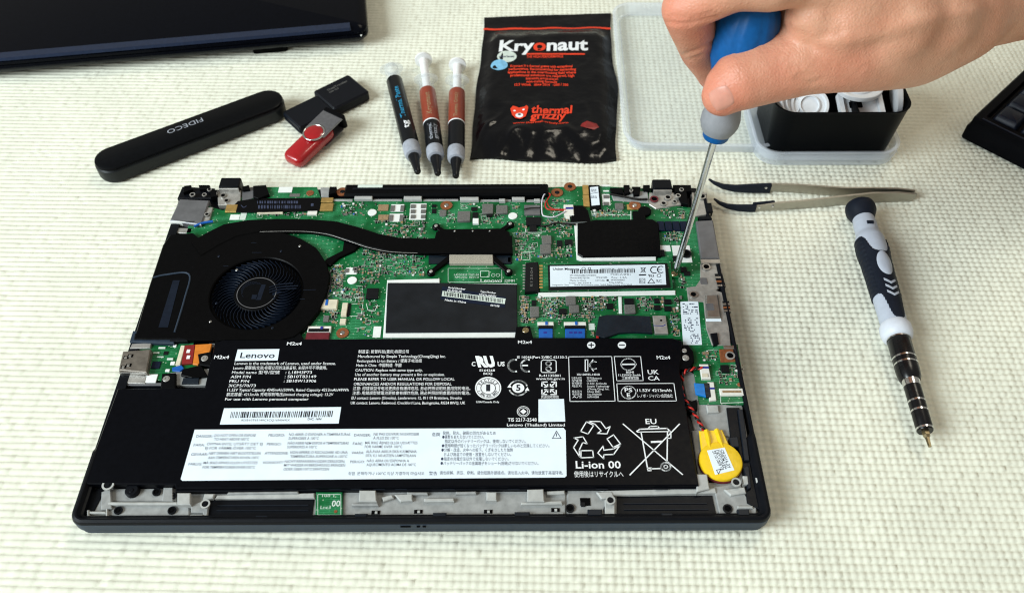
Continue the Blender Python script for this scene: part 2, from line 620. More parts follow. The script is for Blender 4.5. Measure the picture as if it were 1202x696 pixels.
def make_mat():
    px, py = 0.00375, 0.00372
    x0, x1, y0, y1 = -0.58, 0.66, -0.33, 0.56
    fr = np.array([0.0, 0.22, 0.78])
    hx = np.array([0.0, 1.0, 1.0])
    nx, ny = int((x1 - x0) / px), int((y1 - y0) / py)
    xs = (np.arange(nx)[:, None] + fr[None, :]).ravel() * px + x0
    ys = (np.arange(ny)[:, None] + fr[None, :]).ravel() * py + y0
    gx, gy = np.meshgrid(xs, ys)
    fx = np.tile(hx, nx)[None, :]
    fy = np.tile(hx, ny)[:, None]
    # each knob its own height and size
    kn = rng.normal(0.95, 0.12, (ny, nx))
    kn = np.repeat(np.repeat(kn, 3, 0), 3, 1)
    low = np.sin(gx * 23 + 1.3) * np.sin(gy * 19 + .4)
    # the ribs run together in places: the cross grooves are shallower than the row grooves
    cross = 0.06 + 0.46 / (1 + np.exp(-(gx + 0.02 + 0.06 * np.sin(gy * 11)) * 16))
    top = fy * (1 - cross + cross * fx)
    gz = -0.00125 + 0.00125 * top * np.clip(kn, 0.5, 1.25) * (0.92 + 0.08 * low)
    gz = np.minimum(gz, 0.0)
    jx = rng.normal(0, 0.00011, gx.shape) + 0.0007 * np.sin(gy * 13) * np.sin(gx * 7)
    jy = rng.normal(0, 0.00006, gx.shape) + 0.0011 * np.sin(gx * 6 + 1.5 * np.sin(gy * 7))
    gx2, gy2 = gx + jx, gy + jy
    a = math.radians(-1.6)
    X = gx2 * math.cos(a) - gy2 * math.sin(a)
    Y = gx2 * math.sin(a) + gy2 * math.cos(a)
    co = np.stack([X, Y, gz], -1).reshape(-1, 3).astype(np.float32)
    H, Wd = gx.shape
    idx = np.arange(H * Wd).reshape(H, Wd)
    q = np.stack([idx[:-1, :-1], idx[:-1, 1:], idx[1:, 1:], idx[1:, :-1]], -1).reshape(-1, 4).astype(np.int32)
    me = bpy.data.meshes.new('table_mat')
    me.vertices.add(len(co))
    me.vertices.foreach_set('co', co.ravel())
    me.loops.add(q.size)
    me.loops.foreach_set('vertex_index', q.ravel())
    me.polygons.add(len(q))
    me.polygons.foreach_set('loop_start', np.arange(len(q), dtype=np.int32) * 4)
    me.update(calc_edges=True)
    me.shade_smooth()
    me.materials.append(G('mat_cream'))
    o = bpy.data.objects.new('table_mat', me)
    col.objects.link(o)
    o['kind'] = 'structure'
    o['label'] = 'cream knobbly non-slip mat under all the tools'


make_mat()
tb = MB()
tb.box(0.03, 0.1, -0.03, 2.2, 1.7, 0.0283, ch=0.001)
tb.build('table_top', 'mat_cream', kind='structure', label='pale table top below the mat')

# ================================================================== the laptop
ZF, ZB, ZT, ZR = 0.0085, 0.0106, 0.0141, 0.0145
LW, LD = 0.3288, 0.2258
laptop = thing('laptop', 'opened black laptop lying upside down with its bottom cover taken off', 'laptop', (0, 0, 0))

m = MB()
m.rr(0, 0, LW - 0.0016, LD - 0.0012, 0.006, 0, [(-0.004, 0.0), (-0.0012, 0.0009), (0, 0.0026), (0, 0.0056)], seg=6)
m.build('lid', 'rim_slate', laptop)
m = MB()
# tray: outer wall, rounded rim, inner wall, floor
m.rr(0, 0, LW, LD, 0.0065, 0, [(-0.0006, 0.0059), (0, 0.0064), (0, 0.0128), (-0.0006, 0.0140), (-0.0018, ZR), (-0.0026, ZR - 0.0002),
                                (-0.0040, 0.0124), (-0.0050, 0.0120), (-0.0052, ZF)], seg=7, sub=60)
def low_rim(p):
    x, y, z = p
    if y > LD / 2 - 0.0075 and z > 0.0098:
        return (x, y, 0.0098 + (z - 0.0098) * 0.1)
    if x < -LW / 2 + 0.0075 and y > -0.075 and z > 0.0112:
        return (x, y, 0.0112 + (z - 0.0112) * 0.1)
    if x > LW / 2 - 0.0075 and y > -0.068:
        return (LW / 2 - (LW / 2 - x) * 0.42, y, z if z < 0.0112 else 0.0112 + (z - 0.0112) * 0.4)
    return p


m.v = [low_rim(p) for p in m.v]
chassis = m.build('chassis', 'chassis_black', laptop)
m = MB()
m.rr(0, 0, LW, LD, 0.0065, 0, [(-0.0004, 0.0066), (0.00015, 0.0070), (0.00015, 0.0121), (-0.0004, 0.0125)], seg=7, cap0=False, cap1=False, sub=60)
m.v = [low_rim(p) for p in m.v]
m.build('lit_band', 'rim_slate', chassis)  # added band, light on the front wall held in its slate colour
m = MB()
for xa, xb in ((470, 482), (489, 493), (496, 500)):
    cx = P((xa + xb) / 2, 618, 0.0105).x
    w = P(xb, 618, 0.0105).x - P(xa, 618, 0.0105).x
    m.box(cx, -LD / 2 - 0.0003, 0.0100, w, 0.0006, 0.0009, ch=0)
m.build('edge_marking', 'black_matte', chassis)

frame_parent = None


def pxpoly(pts, z):
    return [tuple(P(x, y, z))[:2] for x, y in pts]


def slab(name, pts, z0, z1, mt, parent, ch=0.0003, smooth=0):
    m = MB()
    m.prism(pxpoly(pts, z1), z0, z1, ch)
    return m.build(name, mt, parent, smooth)


EXC = []          # pixel rectangles already taken on the board


def comp(name, x0, y0, x1, y1, mt, parent, z0=ZB, h=0.0012, ch=None, rot=0.0, track=True):
    z1 = z0 + h
    cx, cy, w, d = R(x0, y0, x1, y1, z1)
    m = MB()
    m.box(cx, cy, z0, w, d, h, rot, ch)
    if track:
        EXC.append((x0 - 1, y0 - 1, x1 + 1, y1 + 1))
    return m.build(name, mt, parent, 0)


# ------------------------------------------------------------------ grey inner frame
inner = slab('inner_frame', [(98, 612), (112, 566), (840, 566), (800, 430), (870, 470), (893, 600), (893, 609)], ZF - 0.001, ZF + 0.0006, 'magnesium_grey', laptop)
ZI = 0.0108


def grey(pts, z1=ZI, mt='magnesium_grey', name='frame_panel', z0=ZF):
    return slab(name, pts, z0, z1, mt, inner, 0.0004)


# black wells where the speakers sat
for pts in ([(248, 583), (369, 585), (366, 610), (243, 609)], [(724, 582), (836, 581), (842, 608), (724, 609)]):
    slab('speaker_well', pts, ZF - 0.0005, ZF + 0.0011, 'chassis_black', laptop, 0.0002)
for x0, y0, x1, y1 in ((255, 592, 362, 593.2), (254, 598, 362, 599), (732, 590, 830, 591), (733, 597, 832, 598)):
    comp('rib', x0, y0, x1, y1, 'clip_dark', laptop, ZF + 0.0011, 0.0005, track=False)
for x0, y0, x1, y1 in ((256, 608.5, 270, 611), (300, 604.5, 314, 609), (343, 608, 357, 610.5), (777, 601.5, 790, 607), (735, 607, 747, 609), (818, 606.5, 832, 609), (416, 602, 431, 611),
                       (508, 601, 524, 608), (604, 600, 622, 608), (690, 597, 707, 605), (866, 597, 880, 605), (134, 608.5, 206, 610)):
    comp('clip', x0, y0, x1, y1, 'clip_dark', laptop, ZF + 0.0005, 0.0036, track=False)
# corner pocket, front left: dark well fenced by a thin grey lip
slab('corner_pocket', [(97, 573), (124, 573), (108, 604), (89, 604)], ZF - 0.0005, ZF + 0.0012, 'chassis_black', laptop)
for a in ([(90, 605), (104, 605), (104, 607), (90, 607)], [(102, 598), (104.5, 598), (104.5, 606), (102, 606)], [(105, 599.5), (124, 599.5), (124, 602), (105, 602)],
          [(124, 590), (126.5, 590), (126.5, 610), (124, 610)], [(105, 604.5), (122, 604.5), (122, 607), (105, 607)]):
    grey(a, 0.0118, 'magnesium_light', 'lip')
# left bay
grey([(131, 573), (206, 573), (206, 588), (128, 588)], 0.0100)
grey([(126, 588.5), (208, 588.5), (208, 592), (126, 592)], 0.0122, 'magnesium_light', 'ridge')
grey([(127, 593), (222, 593), (222, 605), (126, 605)], 0.0102)
grey([(126, 606), (222, 606), (222, 609.5), (126, 609.5)], 0.0116, 'magnesium_light', 'ridge')
grey([(208, 578), (223.5, 578), (223.5, 592), (208, 592)], 0.0134, 'magnesium_light', 'block')
grey([(119, 577), (130, 572), (131, 596), (118, 598)], 0.0120, 'magnesium_grey', 'rib')
grey([(192, 571.5), (203, 571.5), (203, 588), (190, 588)], 0.0112, 'magnesium_grey', 'step')
grey([(224, 592), (246, 585), (243, 608), (238, 608), (238, 601), (224, 601)], 0.0110, 'magnesium_grey')
grey([(223, 603.5), (238, 603.5), (238, 608), (223, 608)], 0.0118, 'magnesium_light', 'ridge')
grey([(240, 579), (252, 579), (250, 584), (238, 586)], 0.0120, 'magnesium_light', 'block')
# strips above the wells
grey([(255, 580.5), (369, 578), (369, 584), (252, 585)], 0.0112, 'magnesium_light', 'ridge')
grey([(268, 577), (350, 576), (350, 578.5), (266, 579.5)], 0.0124, 'magnesium_grey', 'ridge')
grey([(704, 575.5), (840, 572), (841, 578), (716, 581)], 0.0114, 'magnesium_light', 'ridge')
# centre
grey([(403, 575), (664, 571.5), (664, 607), (402, 610)], 0.0098)
grey([(666, 575), (703, 573), (722, 583), (723, 607), (666, 607)], 0.0102)
grey([(422, 575), (441, 575), (442, 588), (421, 588)], 0.0136, 'magnesium_light', 'latch_block')
grey([(619, 574), (638, 573.5), (639, 588), (619, 588)], 0.0136, 'magnesium_light', 'latch_block')
for a in ([(478, 577), (502, 577), (502, 580), (478, 580)], [(498, 584.5), (533, 584), (533, 588), (498, 588.5)], [(535, 576.5), (559, 576), (559, 579), (535, 579.5)],
          [(571, 577), (583, 577), (583, 587), (571, 587)], [(463, 580), (484, 579), (484, 587), (470, 588)], [(612, 589), (660, 587), (660, 591), (612, 592)],
          [(413, 590), (444, 590), (444, 593), (413, 593)], [(642, 576), (663, 575), (663, 579), (642, 580)], [(448, 583), (460, 580), (462, 584), (450, 588)],
          [(404, 604), (412, 604), (412, 609), (404, 609)], [(434, 604.5), (505, 603.5), (505, 606.5), (434, 607.5)], [(527, 603), (602, 602), (602, 605), (527, 606)], [(626, 602), (662, 601), (662, 605), (626, 605)],
          [(700, 577), (718, 576.5), (722, 584), (706, 585)], [(710, 586), (722, 586), (722, 605), (710, 605)]):
    grey(a, 0.0118, random.choice(['magnesium_light', 'magnesium_grey']), 'ridge')
# right bay
grey([(838, 571), (868, 566), (876, 582), (888, 596), (888, 606), (846, 609)], 0.0106)
grey([(817, 556), (830, 556), (833, 573), (818, 577)], 0.0132, 'magnesium_light', 'block')
grey([(845, 605.5), (866, 605.5), (866, 609), (846, 609)], 0.0118, 'magnesium_light', 'ridge')
grey([(866, 593), (884, 593), (884, 596), (866, 596)], 0.0118, 'magnesium_light', 'ridge')
grey([(884, 602.5), (897, 602.5), (897, 605), (884, 605)], 0.0118, 'magnesium_light', 'lip')
grey([(892, 563), (894.5, 563), (899, 603), (896.5, 603)], 0.0118, 'magnesium_light', 'lip')
grey([(850, 574), (874, 571), (876, 578), (858, 581)], 0.0120, 'magnesium_light', 'ridge')
grey([(872, 558), (878, 558), (879, 568), (873, 568)], 0.0130, 'magnesium_light', 'block')
grey([(887, 560), (892, 560), (893, 566), (888, 566)], 0.0130, 'magnesium_light', 'block')
# bare frame beside the battery
grey([(800, 440), (828, 438), (846, 500), (815, 505)], 0.0094)
grey([(818, 470), (872, 477), (874, 512), (823, 512)], 0.0098)
grey([(829, 475), (843, 475), (844, 483), (831, 484)], 0.0114, 'magnesium_light', 'block')
grey([(812, 505), (823, 503), (836, 560), (820, 560)], 0.0096)
# black side channel right
slab('side_channel', [(853, 478), (868, 478), (893, 598), (877, 590), (871, 545), (864, 515), (858, 515)], ZF - 0.0005, 0.0112, 'chassis_black', laptop)
for a in ([(856, 513), (866, 512), (868, 524), (859, 524)], [(866, 480), (872, 480), (880, 540), (874, 540)], [(873, 548), (879, 546), (882, 572), (878, 574)]):
    slab('channel_block', a, ZF, 0.0128, 'clip_dark', laptop)


def hole(px, py, r, z, mt='black_matte', parent=None, rim='magnesium_grey', name='screw_hole'):
    c = P(px, py, z)
    m = MB()
    m.ring(c.x, c.y, z - 0.0002, r, r * 1.45, 0.0007, 16)
    o = m.build(name, rim, parent or inner, 40)
    m = MB()
    m.cyl(c.x, c.y, z - 0.0003, r, 0.00045, 14)
    m.cyl(c.x, c.y, z + 0.0001, r * 0.35, 0.0003, 10)
    m.build('hole', mt, parent or inner, 40)
    return o


for px, py, r in ((184, 577.5, .0014), (139, 599, .0014), (202, 599, .0014), (203, 582, .0012), (669, 596.5, .0015), (714, 598, .0016), (854, 597, .0016), (866.5, 498.5, .0012)):
    hole(px, py, r, 0.0106 if py > 500 else 0.0100, rim='chassis_black')
for px, py, r in ((127, 569, .0020), (241, 591.5, .0016), (716.5, 587, .0016), (864, 566, .0016)):
    hole(px, py, r, 0.0136, rim='magnesium_light', mt='chassis_black', name='boss')
c = P(155, 575, 0.0118)
m = MB()
m.cyl(c.x, c.y, ZF, 0.0034, 0.0040, 18, 0.0006)
m.cyl(c.x, c.y - .0005, ZF, 0.0012, 0.0044, 12, 0.0003)
m.build('rubber_mount', 'chassis_black', laptop)
for px, py in ((441, 601), (491, 600), (573, 600), (652, 598)):
    comp('slot', px - 5, py - 2.2, px + 5, py + 2.2, 'black_matte', inner, 0.0097, 0.0004, track=False)
    comp('slot_pin', px - 1, py - 1.5, px + 2, py + 1.5, 'magnesium_light', inner, 0.0099, 0.0008, track=False)
comp('slot', 681, 584, 693, 593, 'black_matte', inner, 0.0100, 0.0005, track=False)
comp('slot', 682, 589, 687, 594, 'chassis_black', inner, 0.0102, 0.0006, track=False)

# small green board on the front edge
sb = slab('fingerprint_board', [(371, 577), (402, 577), (402, 606), (370, 607)], 0.0096, 0.0112, 'board_green', laptop)
m = MB()
txt(m, 'Lnc3', 376, 597, 388, 0.01125, 4)
txt(m, '00', 389, 594, 399, 0.01125, 7, 0.02)
txt(m, '100 1', 378, 583, 392, 0.01125, 3)
stroke(m, [(373, 580), (400, 580), (400, 604), (373, 604)], 0.01125, 0.5, True)
m.build('silkscreen', 'silk_white', sb, 0)
c = P(394, 600, 0.0113)
m = MB()
m.cyl(c.x, c.y, 0.0112, 0.0008, 0.0002, 10)
m.build('test_pad', 'copper', sb)

# ------------------------------------------------------------------ motherboard
board = slab('motherboard', [(222, 262), (238, 240), (262, 247), (300, 219.5), (372, 219.5), (377, 233), (640, 236), (640, 220), (700, 218), (764, 222), (768, 240), (818, 244), (824, 300),
                             (836, 400), (866, 404), (877, 474), (821, 474), (814, 432), (800, 398), (395, 402), (352, 402), (340, 300), (300, 285), (215, 285)], ZF, ZB, 'board_green', laptop, 0.0002)

silk = MB()           # printed lines and letters on the board
ZS = ZB + 0.00006
screws = []           # (px, py, z, radius)


def chip(x0, y0, x1, y1, h=0.0010, mt='chip_black', name='chip'):
    return comp(name, x0, y0, x1, y1, mt, board, ZB, h)


def pad(x0, y0, x1, y1, mt='pad_white', name='contact_pad', h=0.00022):
    return comp(name, x0, y0, x1, y1, mt, board, ZB, h, ch=0)


def dot(px, py, r, mt, name, z=ZB, h=0.0003, parent=None, seg=20):
    c = P(px, py, z)
    m = MB()
    m.cyl(c.x, c.y, z, r, h, seg, h * 0.3)
    EXC.append((px - 9, py - 7, px + 9, py + 7))
    return m.build(name, mt, parent or board, 40)


# white dots and copper pads
for px, py in ((437, 250), (602, 254), (413.5, 329.5)):
    dot(px, py, 0.0028, 'pad_white', 'felt_dot', h=0.0006)
for px, py in ((402, 225), (654, 226), (524, 241), (402, 390.5), (745, 241), (669, 219)):
    c = P(px, py, ZB + 0.0006)
    r = 0.0037 if py < 300 else 0.0034
    EXC.append((px - 11, py - 8, px + 11, py + 8))
    m = MB()
    m.ring(c.x, c.y, ZB, r * 0.42, r, 0.0006, 24)
    m.build('copper_ring', 'copper', board, 40)
    m = MB()
    m.cyl(c.x, c.y, ZB, r * 0.40, 0.0008, 14, 0.0002)
    m.build('screw', 'steel' if px in (524, 402, 745) and py > 230 else 'chip_black', board, 40)

# top row of the board, left to right
m = MB()
flex_pts = [(268, 248), (279, 236), (300, 233), (376, 232), (376, 247), (310, 249), (281, 249)]
m.prism(pxpoly(flex_pts, 0.0120), 0.0113, 0.0120, 0.0001)
flex = m.build('flex_cable', 'flex_black', laptop, 0)
EXC.append((262, 230, 395, 250))
m = MB()
bars(m, 302, 352, 236, 239, 0.01206, 22, 3)
bars(m, 303, 356, 241, 245, 0.01206, 24, 5)
stroke(m, [(283, 241), (286, 244), (289, 242)], 0.01206, 1)
flat(m, [(365, 239), (368, 239), (368, 242), (365, 242)], 0.01206)
m.build('print_marks', 'print_grey', flex, 0)
comp('contact_tab', 265, 240, 278, 248.5, 'gold', flex, 0.0110, 0.0012)
comp('contact_tab', 377, 232, 391, 237, 'gold', flex, 0.0110, 0.0011)
comp('contact_tab', 376, 238.3, 391, 247, 'gold', flex, 0.0110, 0.0011)
pad(327, 219.5, 343, 226, 'pad_white')
pad(340, 227.5, 352, 231, 'inductor_grey')
pad(361, 247, 372, 252, 'connector_white', h=0.001)
pad(270, 252, 281, 258, 'pad_white')
pad(282, 249, 289, 258, 'silk_white')
comp('connector', 302, 247.5, 332, 250.5, 'connector_cream', board, ZB, 0.0011)
dot(364, 227, 0.0024, 'copper', 'copper_spot')
for x0, y0, x1, y1 in ((416, 230, 437, 233.5), (474, 230, 495, 234), (540, 231, 562, 235), (601, 231, 616, 234.5), (586, 233, 593, 236), (627, 233, 634, 236)):
    comp('hinge_clip', x0, y0, x1, y1, 'magnesium_light', laptop, ZB + 0.0002, 0.0022, track=False)
for x0, y0, x1, y1 in ((378, 233.5, 414, 236), (438, 233.5, 472, 236), (497, 233.5, 538, 236), (564, 234, 600, 236.5), (618, 234, 640, 237)):
    comp('frame_edge', x0, y0, x1, y1, 'magnesium_grey', laptop, ZF, 0.0026, track=False)
# hinge cover bar
m = MB()
a, b = P(404, 224, 0.0140), P(644, 224, 0.0140)
m.rr((a.x + b.x) / 2, a.y + 0.0012, b.x - a.x, 0.0098, 0.0006, 0, [(0, 0.0085), (0, 0.0128), (-0.0010, 0.0142)], seg=3)
bar = m.build('hinge_bar', 'black_plastic', laptop)
m = MB()
m.rr((a.x + b.x) / 2 + 0.0, a.y + 0.0016, b.x - a.x - 0.01, 0.0016, 0.0006, 0, [(0, 0.0141), (-0.0003, 0.0146)], seg=3)
m.build('ridge', 'chassis_black', bar)
comp('paper_label', 420, 217, 449, 221.5, 'silk_white', bar, 0.01425, 0.0002, ch=0, track=False)
# copper coils and pads below the bar
for x0, y0, x1, y1 in ((444, 240, 456, 247), (444, 252, 456, 258)):
    chip(x0, y0, x1, y1, 0.0007, 'ceramic_tan', 'coil')
for x0, y0, x1, y1 in ((459, 240, 474, 248.5), (457, 251, 473, 260)):
    pad(x0, y0, x1, y1)
    comp('resistor', x0 - 0.5, y0 + 1, x0 + 4, y1 - 1, 'inductor_grey', board, ZB + 0.0002, 0.0006, track=False)
    comp('resistor', x1 - 4, y0 + 1, x1 + .5, y1 - 1, 'inductor_grey', board, ZB + 0.0002, 0.0006, track=False)
pad(481, 239, 500, 258)
for k in range(3):
    for x in (482, 494):
        comp('resistor', x, 240 + 6 * k, x + 5.5, 244 + 6 * k, 'inductor_grey', board, ZB + 0.0002, 0.0006, track=False)
for x0, y0, x1, y1 in ((507, 240, 512, 243), (507, 245, 512, 250), (553, 243, 560, 247)):
    chip(x0, y0, x1, y1, 0.0007, name='capacitor')
for x0, y0, x1, y1, h in ((516, 246, 524, 253, .001), (537, 247.5, 552, 259, .002), (566, 239, 579, 250, .002), (582.5, 240.5, 596, 250, .0018), (636, 276, 647.5, 286, .002), (634, 286.5, 647, 297, .002),
                          (722, 238, 732, 245, .0015), (664, 347, 676, 357, .002), (668, 357.5, 680, 366, .002), (622, 359, 633, 371, .002), (733, 357, 746, 367, .0020), (569, 354, 578, 363, .0008)):
    if x0 == 569:
        continue
    cx, cy, w, d = R(x0, y0, x1, y1, ZB + h)
    m = MB()
    m.rr(cx, cy, w, d, 0.0006, 0, [(-0.0001, ZB), (0, ZB + h * 0.2), (0, ZB + h * 0.8), (-0.0003, ZB + h)], seg=2)
    EXC.append((x0 - 2, y0 - 2, x1 + 2, y1 + 2))
    ind = m.build('inductor', 'inductor_grey', board, 30)
    comp('terminal', x0 + 1, y1 - .5, x1 - 1, y1 + 1.2, 'solder', board, ZB, h * 0.45, track=False)
for x0, y0, x1, y1, h in ((571, 248, 578, 254, .0010), (555, 249, 561, 255, .001), (654, 282, 660, 289, .0009), (663, 281, 672, 287, .001), (733, 350, 744, 357, .0012), (712, 356, 720, 362, .0009),
                          (430, 338, 444, 350, .0013), (656, 362, 665, 368, .001), (624, 352, 629, 358, .001), (596, 302, 601, 308, .001), (776, 312, 783, 317, .001), (846.5, 428, 856, 436.5, .0012),
                          (799, 313, 806, 319, .0009), (803, 318, 810, 323, .0009), (770, 293, 780, 300, .0012), (790, 300, 797, 306, .001), (768, 350, 774, 355, .0012), (768, 358, 775, 363, .0012), (780, 351, 788, 356, .0012), (780, 359, 788, 364, .0012)):
    chip(x0, y0, x1, y1, h)
chip(555, 256, 562, 262, 0.0016, 'pad_white', 'film_capacitor')
chip(566, 271, 575, 277, 0.001, 'pad_white', 'contact')
chip(414, 313, 419, 317, 0.0008, 'inductor_grey')
pad(406, 314, 419, 322)
comp('resistor', 405, 315, 409, 319.5, 'inductor_grey', board, ZB + .0002, .0006, track=False)
comp('resistor', 415.5, 315, 419.5, 319.5, 'inductor_grey', board, ZB + .0002, .0006, track=False)
# bank of navy capacitors right of the wireless cover
for k in range(4):
    chip(772 + 9 * k, 259.5, 780 + 9 * k, 270, 0.0015, 'chip_navy', 'capacitor')
# dark chip left of the antenna wires
chip(615.5, 240.5, 634, 252, 0.0012, 'shield_grey', 'shield_can')
chip(617.5, 254.5, 635, 264, 0.0016, 'chip_black', 'antenna_socket')
chip(621.5, 263, 630, 271, 0.0012, 'chip_black', 'antenna_socket')
stroke(silk, [(617, 273), (636, 273)], ZS, 1)
stroke(silk, [(617, 265), (617, 273)], ZS, 1)
# cream socket with red, white and black wires
sock = comp('wire_socket', 662, 240, 673.5, 252.5, 'connector_white', board, ZB, 0.0022)
comp('pin_row', 664, 243.2, 673, 245.2, 'pen_blue', sock, ZB + 0.0022, 0.0003, track=False)
comp('latch', 664, 252.5, 669, 256.5, 'connector_white', sock, ZB, 0.0016, track=False)


def wire(name, pts, z, r, mt, parent, z_list=None):
    ps = []
    for i, (x, y) in enumerate(pts):
        ps.append(P(x, y, z_list[i] if z_list else z))
    # Catmull-Rom through the points
    out = []
    n = len(ps)
    for i in range(n - 1):
        p0, p1, p2, p3 = ps[max(i - 1, 0)], ps[i], ps[i + 1], ps[min(i + 2, n - 1)]
        for k in range(6):
            t = k / 6
            out.append(0.5 * ((2 * p1) + (p2 - p0) * t + (2 * p0 - 5 * p1 + 4 * p2 - p3) * t * t + (3 * p1 - p0 - 3 * p2 + p3) * t ** 3))
    out.append(ps[-1])
    m = MB()
    m.tube(out, r, 8)
    return m.build(name, mt, parent, 60)


wire('wire', [(644, 227), (646, 229), (643, 234), (640, 240), (644, 246), (664, 246)], 0.0128, 0.00042, 'wire_red', laptop)
wire('wire', [(641, 227), (638, 230), (636, 238), (636.5, 251), (640, 254), (650, 255), (657, 252), (664, 248)], 0.0133, 0.00042, 'wire_white', laptop)
wire('wire', [(642, 236), (645, 243), (655, 246.8), (664, 247)], 0.0122, 0.0003, 'wire_red', laptop)
wire('wire', [(615, 246), (622, 244.5), (636, 244)], 0.0128, 0.0004, 'wire_black', laptop)
wire('antenna_cable', [(643, 256), (648, 261), (665, 262), (690, 261)], 0.0122, 0.00038, 'wire_grey', laptop)
wire('antenna_cable', [(634, 266), (645, 264.5), (652, 262), (668, 263), (676, 264)], 0.0126, 0.0005, 'wire_black', laptop)
slab('black_tape', [(672, 241), (684, 241), (690, 247), (694, 262), (669, 262), (671, 252)], ZB, 0.0124, 'black_film', laptop)
EXC.append((668, 240, 695, 264))
# upper board finger with gold strip and white sticker
comp('contact_strip', 684, 217, 691, 228, 'gold', board, ZB, 0.0012)
comp('contact_strip', 684.5, 228.6, 692, 242, 'gold', board, ZB, 0.0012)
slab('sensor_module', [(691, 217), (704, 217), (706, 245), (693, 245)], ZB, 0.0122, 'black_plastic', board)
EXC.append((690, 215, 708, 246))
st = slab('white_sticker', [(692.5, 220), (702, 219), (704, 240.5), (694.5, 241.5)], 0.0122, 0.0124, 'label_white', board, 0)
m = MB()
for y in (222, 224, 230, 231.5):
    bars(m, 694, 701, y, y + 1.2, 0.01245, 8, int(y))
stroke(m, [(693.5, 227.5), (702, 226)], 0.01245, 0.8)
m.build('sticker_print', 'print_grey', board, 0)
pad(707, 228, 716, 241)
comp('resistor', 708.5, 229, 714.5, 232.5, 'inductor_grey', board, ZB + .0002, .0006, track=False)
comp('resistor', 708.5, 237, 714.5, 240.5, 'inductor_grey', board, ZB + .0002, .0006, track=False)
pad(706, 217, 716, 219)
pad(708, 223.5, 715, 225)
dot(742, 242, 0.0020, 'gold', 'antenna_ring')
chip(736, 240, 749, 246, 0.0005, 'gold', 'antenna_pad')
m = MB()
cx, cy, w, d = R(741, 247, 756, 258, 0.0128)
m.rr(cx + .001, cy, w, d, 0.0008, 0, [(0, ZB), (0, 0.0120), (-0.0004, 0.0126)], seg=3)
m.build('round_socket', 'black_plastic', board)
c = P(757, 247, 0.0126)
m = MB()
m.cyl(c.x, c.y, ZB, 0.0040, 0.0019, 24, 0.0004)
m.build('sensor', 'black_plastic', board)
EXC.append((738, 238, 766, 260))
stroke(silk, [(740.5, 248), (740.5, 258.3), (756, 258.3)], ZS, 1.3)
stroke(silk, [(695, 251.6), (740, 252.6)], ZS, 1.5)
# hinges, caps, brackets at the back corners
for (x0, x1, yt, ym, yb) in ((257, 281, 211.5, 219, 223), (766.5, 789, 212.5, 220.5, 225)):
    cx = P((x0 + x1) / 2, yb, 0.0135)
    w = P(x1, yb, 0.0135).x - P(x0, yb, 0.0135).x
    m = MB()
    m.rr(cx.x, cx.y + 0.0045, w, 0.0085, 0.0008, 0, [(0, 0.0075), (0, 0.0150), (-0.0006, 0.0160)], seg=3)
    h = m.build('hinge_cap', 'chassis_black', laptop)
    m = MB()
    m.box(cx.x, cx.y + 0.0002, 0.0118, w * 0.96, 0.0016, 0.0030)
    m.build('hinge_plate', 'steel_dull', h, 0)


def bracket(pts, z1, mt='steel_dull', name='bracket', z0=ZF, ch=0.0003, parent=None):
    return slab(name, pts, z0, z1, mt, parent or laptop, ch)


hb = bracket([(255, 224), (283, 223), (282, 240), (256, 241)], 0.0118, name='hinge_bracket')
for px, py, r in ((262, 230, .0013), (276, 2211, .0006), (266, 236, .0011)):
    hole(px, py, r, 0.0122, parent=hb, rim='steel')
bracket([(214, 219), (252, 221), (250, 233), (208, 233)], 0.0110, 'chassis_black', 'hinge_housing')
for a in ([(216, 218), (224, 217), (226, 222), (215, 226)], [(233, 217), (246, 217), (246, 221), (234, 222)], [(247, 224), (254, 223), (254, 230), (247, 231)]):
    bracket(a, 0.0136, 'black_plastic', 'housing_block')
for px, py, r in ((226, 229, .0012), (246, 223, .0010), (252, 228, .0012), (240, 229, .001)):
    hole(px, py, r, 0.0128, parent=hb, rim='steel_dull')
for a in ([(284, 221), (300, 219), (302, 231), (284, 236)],):
    bracket(a, 0.0112, 'shield_grey', 'cable_guide')
for a in ([(284, 219), (292, 217), (293, 222), (285, 223)], [(297, 218), (312, 217), (316, 228), (303, 233), (297, 231)], [(387, 219), (395, 219), (394, 226), (386, 228)]):
    bracket(a, 0.0132, 'black_plastic', 'housing_block')
bracket([(376, 220), (387, 220), (386, 231), (377, 231)], 0.0110, 'magnesium_grey', 'hinge_base')
# left port shell
sh = bracket([(211, 233.5), (246, 235), (236, 264), (199, 259)], 0.0128, 'shield_grey', 'port_shell', ch=0.0006)
m = MB()
a, b = P(199.5, 260, 0.0126), P(229, 260, 0.0126)
m.box((a.x + b.x) / 2, a.y - 0.0004, 0.0092, b.x - a.x, 0.0010, 0.0036)
m.build('shell_front', 'pad_white', sh, 0)
bracket([(238, 244), (250, 243), (246, 258), (232, 264), (228, 262)], 0.0118, 'steel_dull', 'shell_ear')
hole(243, 252, .0011, 0.0124, parent=sh, rim='steel_dull')
wire('wire', [(228, 266), (238, 262), (250, 260)], 0.0122, 0.0008, 'cable_blue', laptop)
bracket([(200, 267), (226, 268), (224, 274), (197, 273)], 0.0106, 'steel_dull', 'shell_spring')
